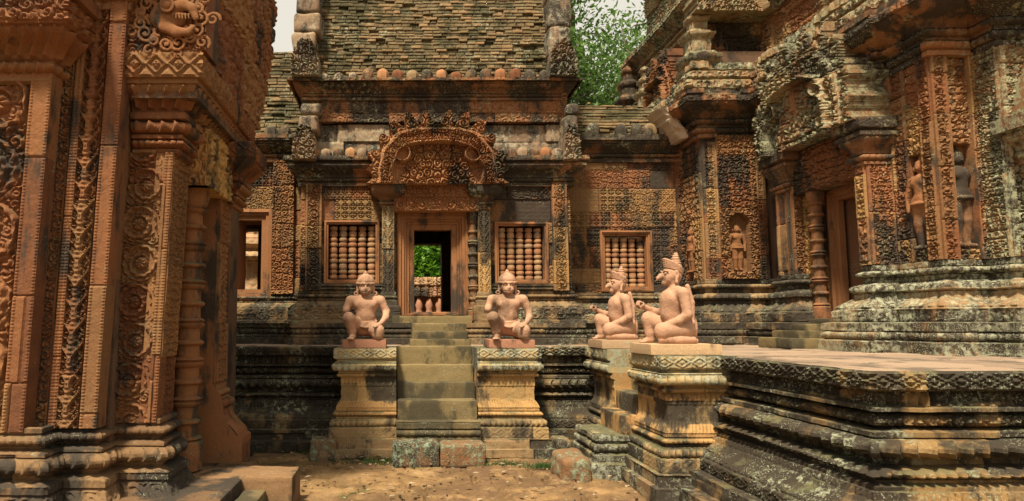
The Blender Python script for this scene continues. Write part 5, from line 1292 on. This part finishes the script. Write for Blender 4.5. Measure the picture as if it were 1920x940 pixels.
sweep(mb, [(-6.5, 14.0), (-2.2, 14.0)], [(.0, gz + .3), (.1, gz + .25), (.1, gz - .1), (.25, gz - .2), (.25, gz - .35), (.1, gz - .45)] + torus(.1, gz - .5, gz - .7, .15) + [(.0, gz - .75), (0, gz - 1.3), (.15, gz - 1.35), (.15, 0)], [(gz - .7, gz - .5, 'petals', .25, .05), (gz - .1, gz + .2, 'foliage', .15, .04)], seed=711, ds=.03, dt=.02, rough=.03); mb.build('moulded_wall', M_far, fg)

# ------------------------------------------------------------------ trees
def leaf_mat(name, c1, c2):
    m = bpy.data.materials.new(name); m.use_nodes = True; nt = m.node_tree; L = nt.links.new
    bs = nt.nodes['Principled BSDF']; bs.inputs['Roughness'].default_value = .55
    at = nt.nodes.new('ShaderNodeAttribute'); at.attribute_name = 'blk'
    r = ramp(nt, [(0, c1), (1, c2)]); L(at.outputs['Fac'], r.inputs[0]); L(r.outputs[0], bs.inputs['Base Color'])
    tr = nt.nodes.new('ShaderNodeBsdfTranslucent'); L(r.outputs[0], tr.inputs[0])
    mx = nt.nodes.new('ShaderNodeMixShader'); mx.inputs[0].default_value = .45
    L(bs.outputs[0], mx.inputs[1]); L(tr.outputs[0], mx.inputs[2]); L(mx.outputs[0], nt.nodes['Material Output'].inputs[0])
    return m
M_leafA = leaf_mat('grey_green_leaf', (.04, .10, .02), (.15, .27, .055))
M_leafB = leaf_mat('bright_green_leaf', (.05, .16, .008), (.15, .34, .02))
M_leafC = leaf_mat('mid_green_leaf', (.035, .085, .02), (.08, .15, .035))
M_bark = stone('bark', [(.14, .12, .095), (.22, .19, .15)], dark=.2, lich=.2, moss=0)
def tube(mb, pts, rs, n=8):
    pts = np.array(pts, float); P = []
    for i, p in enumerate(pts):
        d = pts[min(i + 1, len(pts) - 1)] - pts[max(i - 1, 0)]; d /= np.linalg.norm(d)
        a = np.cross(d, (0.3, 1, .2)); a /= np.linalg.norm(a); b = np.cross(d, a)
        P.append([p + rs[i] * (a * math.cos(t) + b * math.sin(t)) for t in np.linspace(0, 2 * np.pi, n + 1)])
    mb.grid(np.array(P))
def limb(rng, p0, d, L, r, n=7, up=.12, wob=.2):
    pts, p, d = [p0], np.array(p0, float), np.array(d, float)
    for k in range(n):
        d = d + rng.normal(0, wob, 3) + (0, 0, up); d /= np.linalg.norm(d); p = p + d * L / n; pts.append(p.copy())
    return pts, [r * (1 - .75 * k / n) for k in range(n + 1)]
def leaves(rng, centres, n, spread, size):
    c = centres[rng.randint(0, len(centres), n)]
    p = c + rng.normal(0, 1, (n, 3)) * spread
    a = rng.normal(0, 1, (n, 3)); a /= np.linalg.norm(a, axis=1)[:, None]
    b = np.cross(a, rng.normal(0, 1, (n, 3)) + (0, 0, 1.5)); b /= np.linalg.norm(b, axis=1)[:, None]
    s = size * rng.uniform(.6, 1.3, n)[:, None]
    V = np.stack([p - a * s, p + b * s * .42, p + a * s, p - b * s * .42], 1).reshape(-1, 3)
    F_ = np.arange(4 * n).reshape(n, 4)
    bl = np.repeat(rng.uniform(0, 1, n), 4)
    return V, F_, bl
def tree(name, label, base, h, trunk_r, limbs, lm, seed, nleaf, spread, size, group=None, low=.35, reach=.45):
    rng = np.random.RandomState(seed); t = thing(name, label, 'tree', base, group)
    base = np.array(base, float); wood = MB(); cen = []
    tp, tr = limb(rng, base, (0, 0, 1), h * .75, trunk_r, 9, .3, .1); tube(wood, tp, tr, 10)
    wood.build('trunk', M_bark, t); br = MB()
    for k in range(limbs):
        f = low + (1 - low) * rng.rand(); i = min(8, int(f * 9)); p = tp[i]
        az = rng.rand() * 6.28; d = np.array((math.cos(az), math.sin(az), rng.uniform(.05, .7)))
        lp, lr = limb(rng, p, d, h * reach * (1.15 - .5 * f), max(.03, tr[i] * .55), 7, .06, .22); tube(br, lp, lr, 7)
        for q in range(2, 8):
            for s_ in range(2):
                sp, sr = limb(rng, lp[q], rng.normal(0, 1, 3) + (0, 0, .2), h * .1 * rng.uniform(.5, 1.2), lr[q] * .5 + .008, 4, .05, .3); tube(br, sp, sr, 5); cen += sp[2:]
        cen += lp[4:]
    br.build('limb', M_bark, t)
    cen = np.array(cen); V, F_, bl = leaves(rng, cen, nleaf, spread, size)
    MB().add(V, F_, bl).build('crown', lm, t, smooth=0)
    return t
tree('shade_tree', 'large grey limbed tree behind the hall roof, between roof and tower', (7.2, 21, 0), 15, .55, 32, M_leafA, 5, 70000, .40, .09, low=.3, reach=.5)
tree('leafy_tree', 'bright green tree seen through the hall doorway above the far wall', (1.3, 22, 0), 6.5, .2, 20, M_leafB, 9, 26000, .4, .11, low=.18, reach=.38)
tree('shade_tree', 'dark tree far behind the left end of the hall', (-9, 30, 0), 9, .35, 16, M_leafC, 12, 9000, .6, .22)

# ------------------------------------------------------------------ fallen leaves and grass
rng = np.random.RandomState(44)
def litter(n, region, size, mat, name, label, cat):
    mb = MB()
    x = rng.uniform(region[0], region[1], n); y = rng.uniform(region[2], region[3], n); a = rng.uniform(0, 6.28, n); s = size * rng.uniform(.5, 1.4, n)
    V = []
    for i in range(n):
        c, sn = math.cos(a[i]), math.sin(a[i]); z = .02 + .02 * rng.rand()
        for (p, q, zz_) in ((-1, 0, 0), (0, .4, .25), (1, 0, .1), (0, -.4, .2)): V.append((x[i] + s[i] * (p * c - q * sn), y[i] + s[i] * (p * sn + q * c), z + zz_ * s[i]))
    mb.add(V, np.arange(4 * n).reshape(n, 4), np.repeat(rng.rand(n), 4)); o = mb.build(name, mat, None, 0); tag(o, label, cat, kind='stuff')
M_dry = leaf_mat('dry_leaf', (.30, .19, .08), (.62, .52, .36))
litter(240, (-1.6, 2.2, 5.3, 7.8), .034, M_dry, 'fallen_leaves', 'dry fallen leaves scattered over the courtyard earth', 'leaves')
def grass(n, spots):
    V = []
    for i in range(n):
        sx, sy, sr = spots[rng.randint(len(spots))]; x, y = sx + rng.normal(0, sr), sy + rng.normal(0, sr * .4); h = rng.uniform(.02, .06); a = rng.uniform(0, 6.28); w = .004
        dx, dy = math.cos(a), math.sin(a); bx, by = rng.normal(0, .02, 2)
        V += [(x - dx * w, y - dy * w, -.01), (x + dx * w, y + dy * w, -.01), (x + bx, y + by, h)]
    mb = MB(); mb.add(V, np.arange(3 * n).reshape(n, 3), np.repeat(rng.rand(n), 3)); o = mb.build('grass', M_leafC, None, 0); tag(o, 'thin short grass at the foot of the terrace and steps', 'grass', kind='stuff')
grass(2600, [(-.75, 7.75, .2), (-.2, 7.35, .2), (1.15, 7.2, .15), (1.9, 7.6, .2), (-1.0, 7.9, .15), (1.6, 7.1, .1), (2.0, 8.0, .12)])

def pebbles(n):
    mb = MB(); g = np.random.RandomState(77)
    base = np.array([(math.cos(a) * math.cos(e), math.sin(a) * math.cos(e), math.sin(e)) for e in (-.9, 0, .9) for a in np.linspace(0, 6.283, 6)[:-1]])
    fc = []
    for r in range(2):
        for i in range(5): fc.append((r * 5 + i, r * 5 + (i + 1) % 5, r * 5 + 5 + (i + 1) % 5, r * 5 + 5 + i))
    for i in range(n):
        c = (g.uniform(-1.6, 2.4), g.uniform(5.2, 8.2), .0); sc_ = g.uniform(.004, .016) * np.array((g.uniform(.7, 1.4), g.uniform(.7, 1.4), .7))
        mb.add(base * sc_ * g.uniform(.8, 1.2, (15, 1)) + c + (0, 0, .008), (fc, [(10, 11, 12, 13, 14)]), g.rand())
    tag(mb.build('gravel', M_thresh, None, 0), 'small stones and crumbs scattered over the courtyard earth', 'gravel', kind='stuff')
pebbles(260)
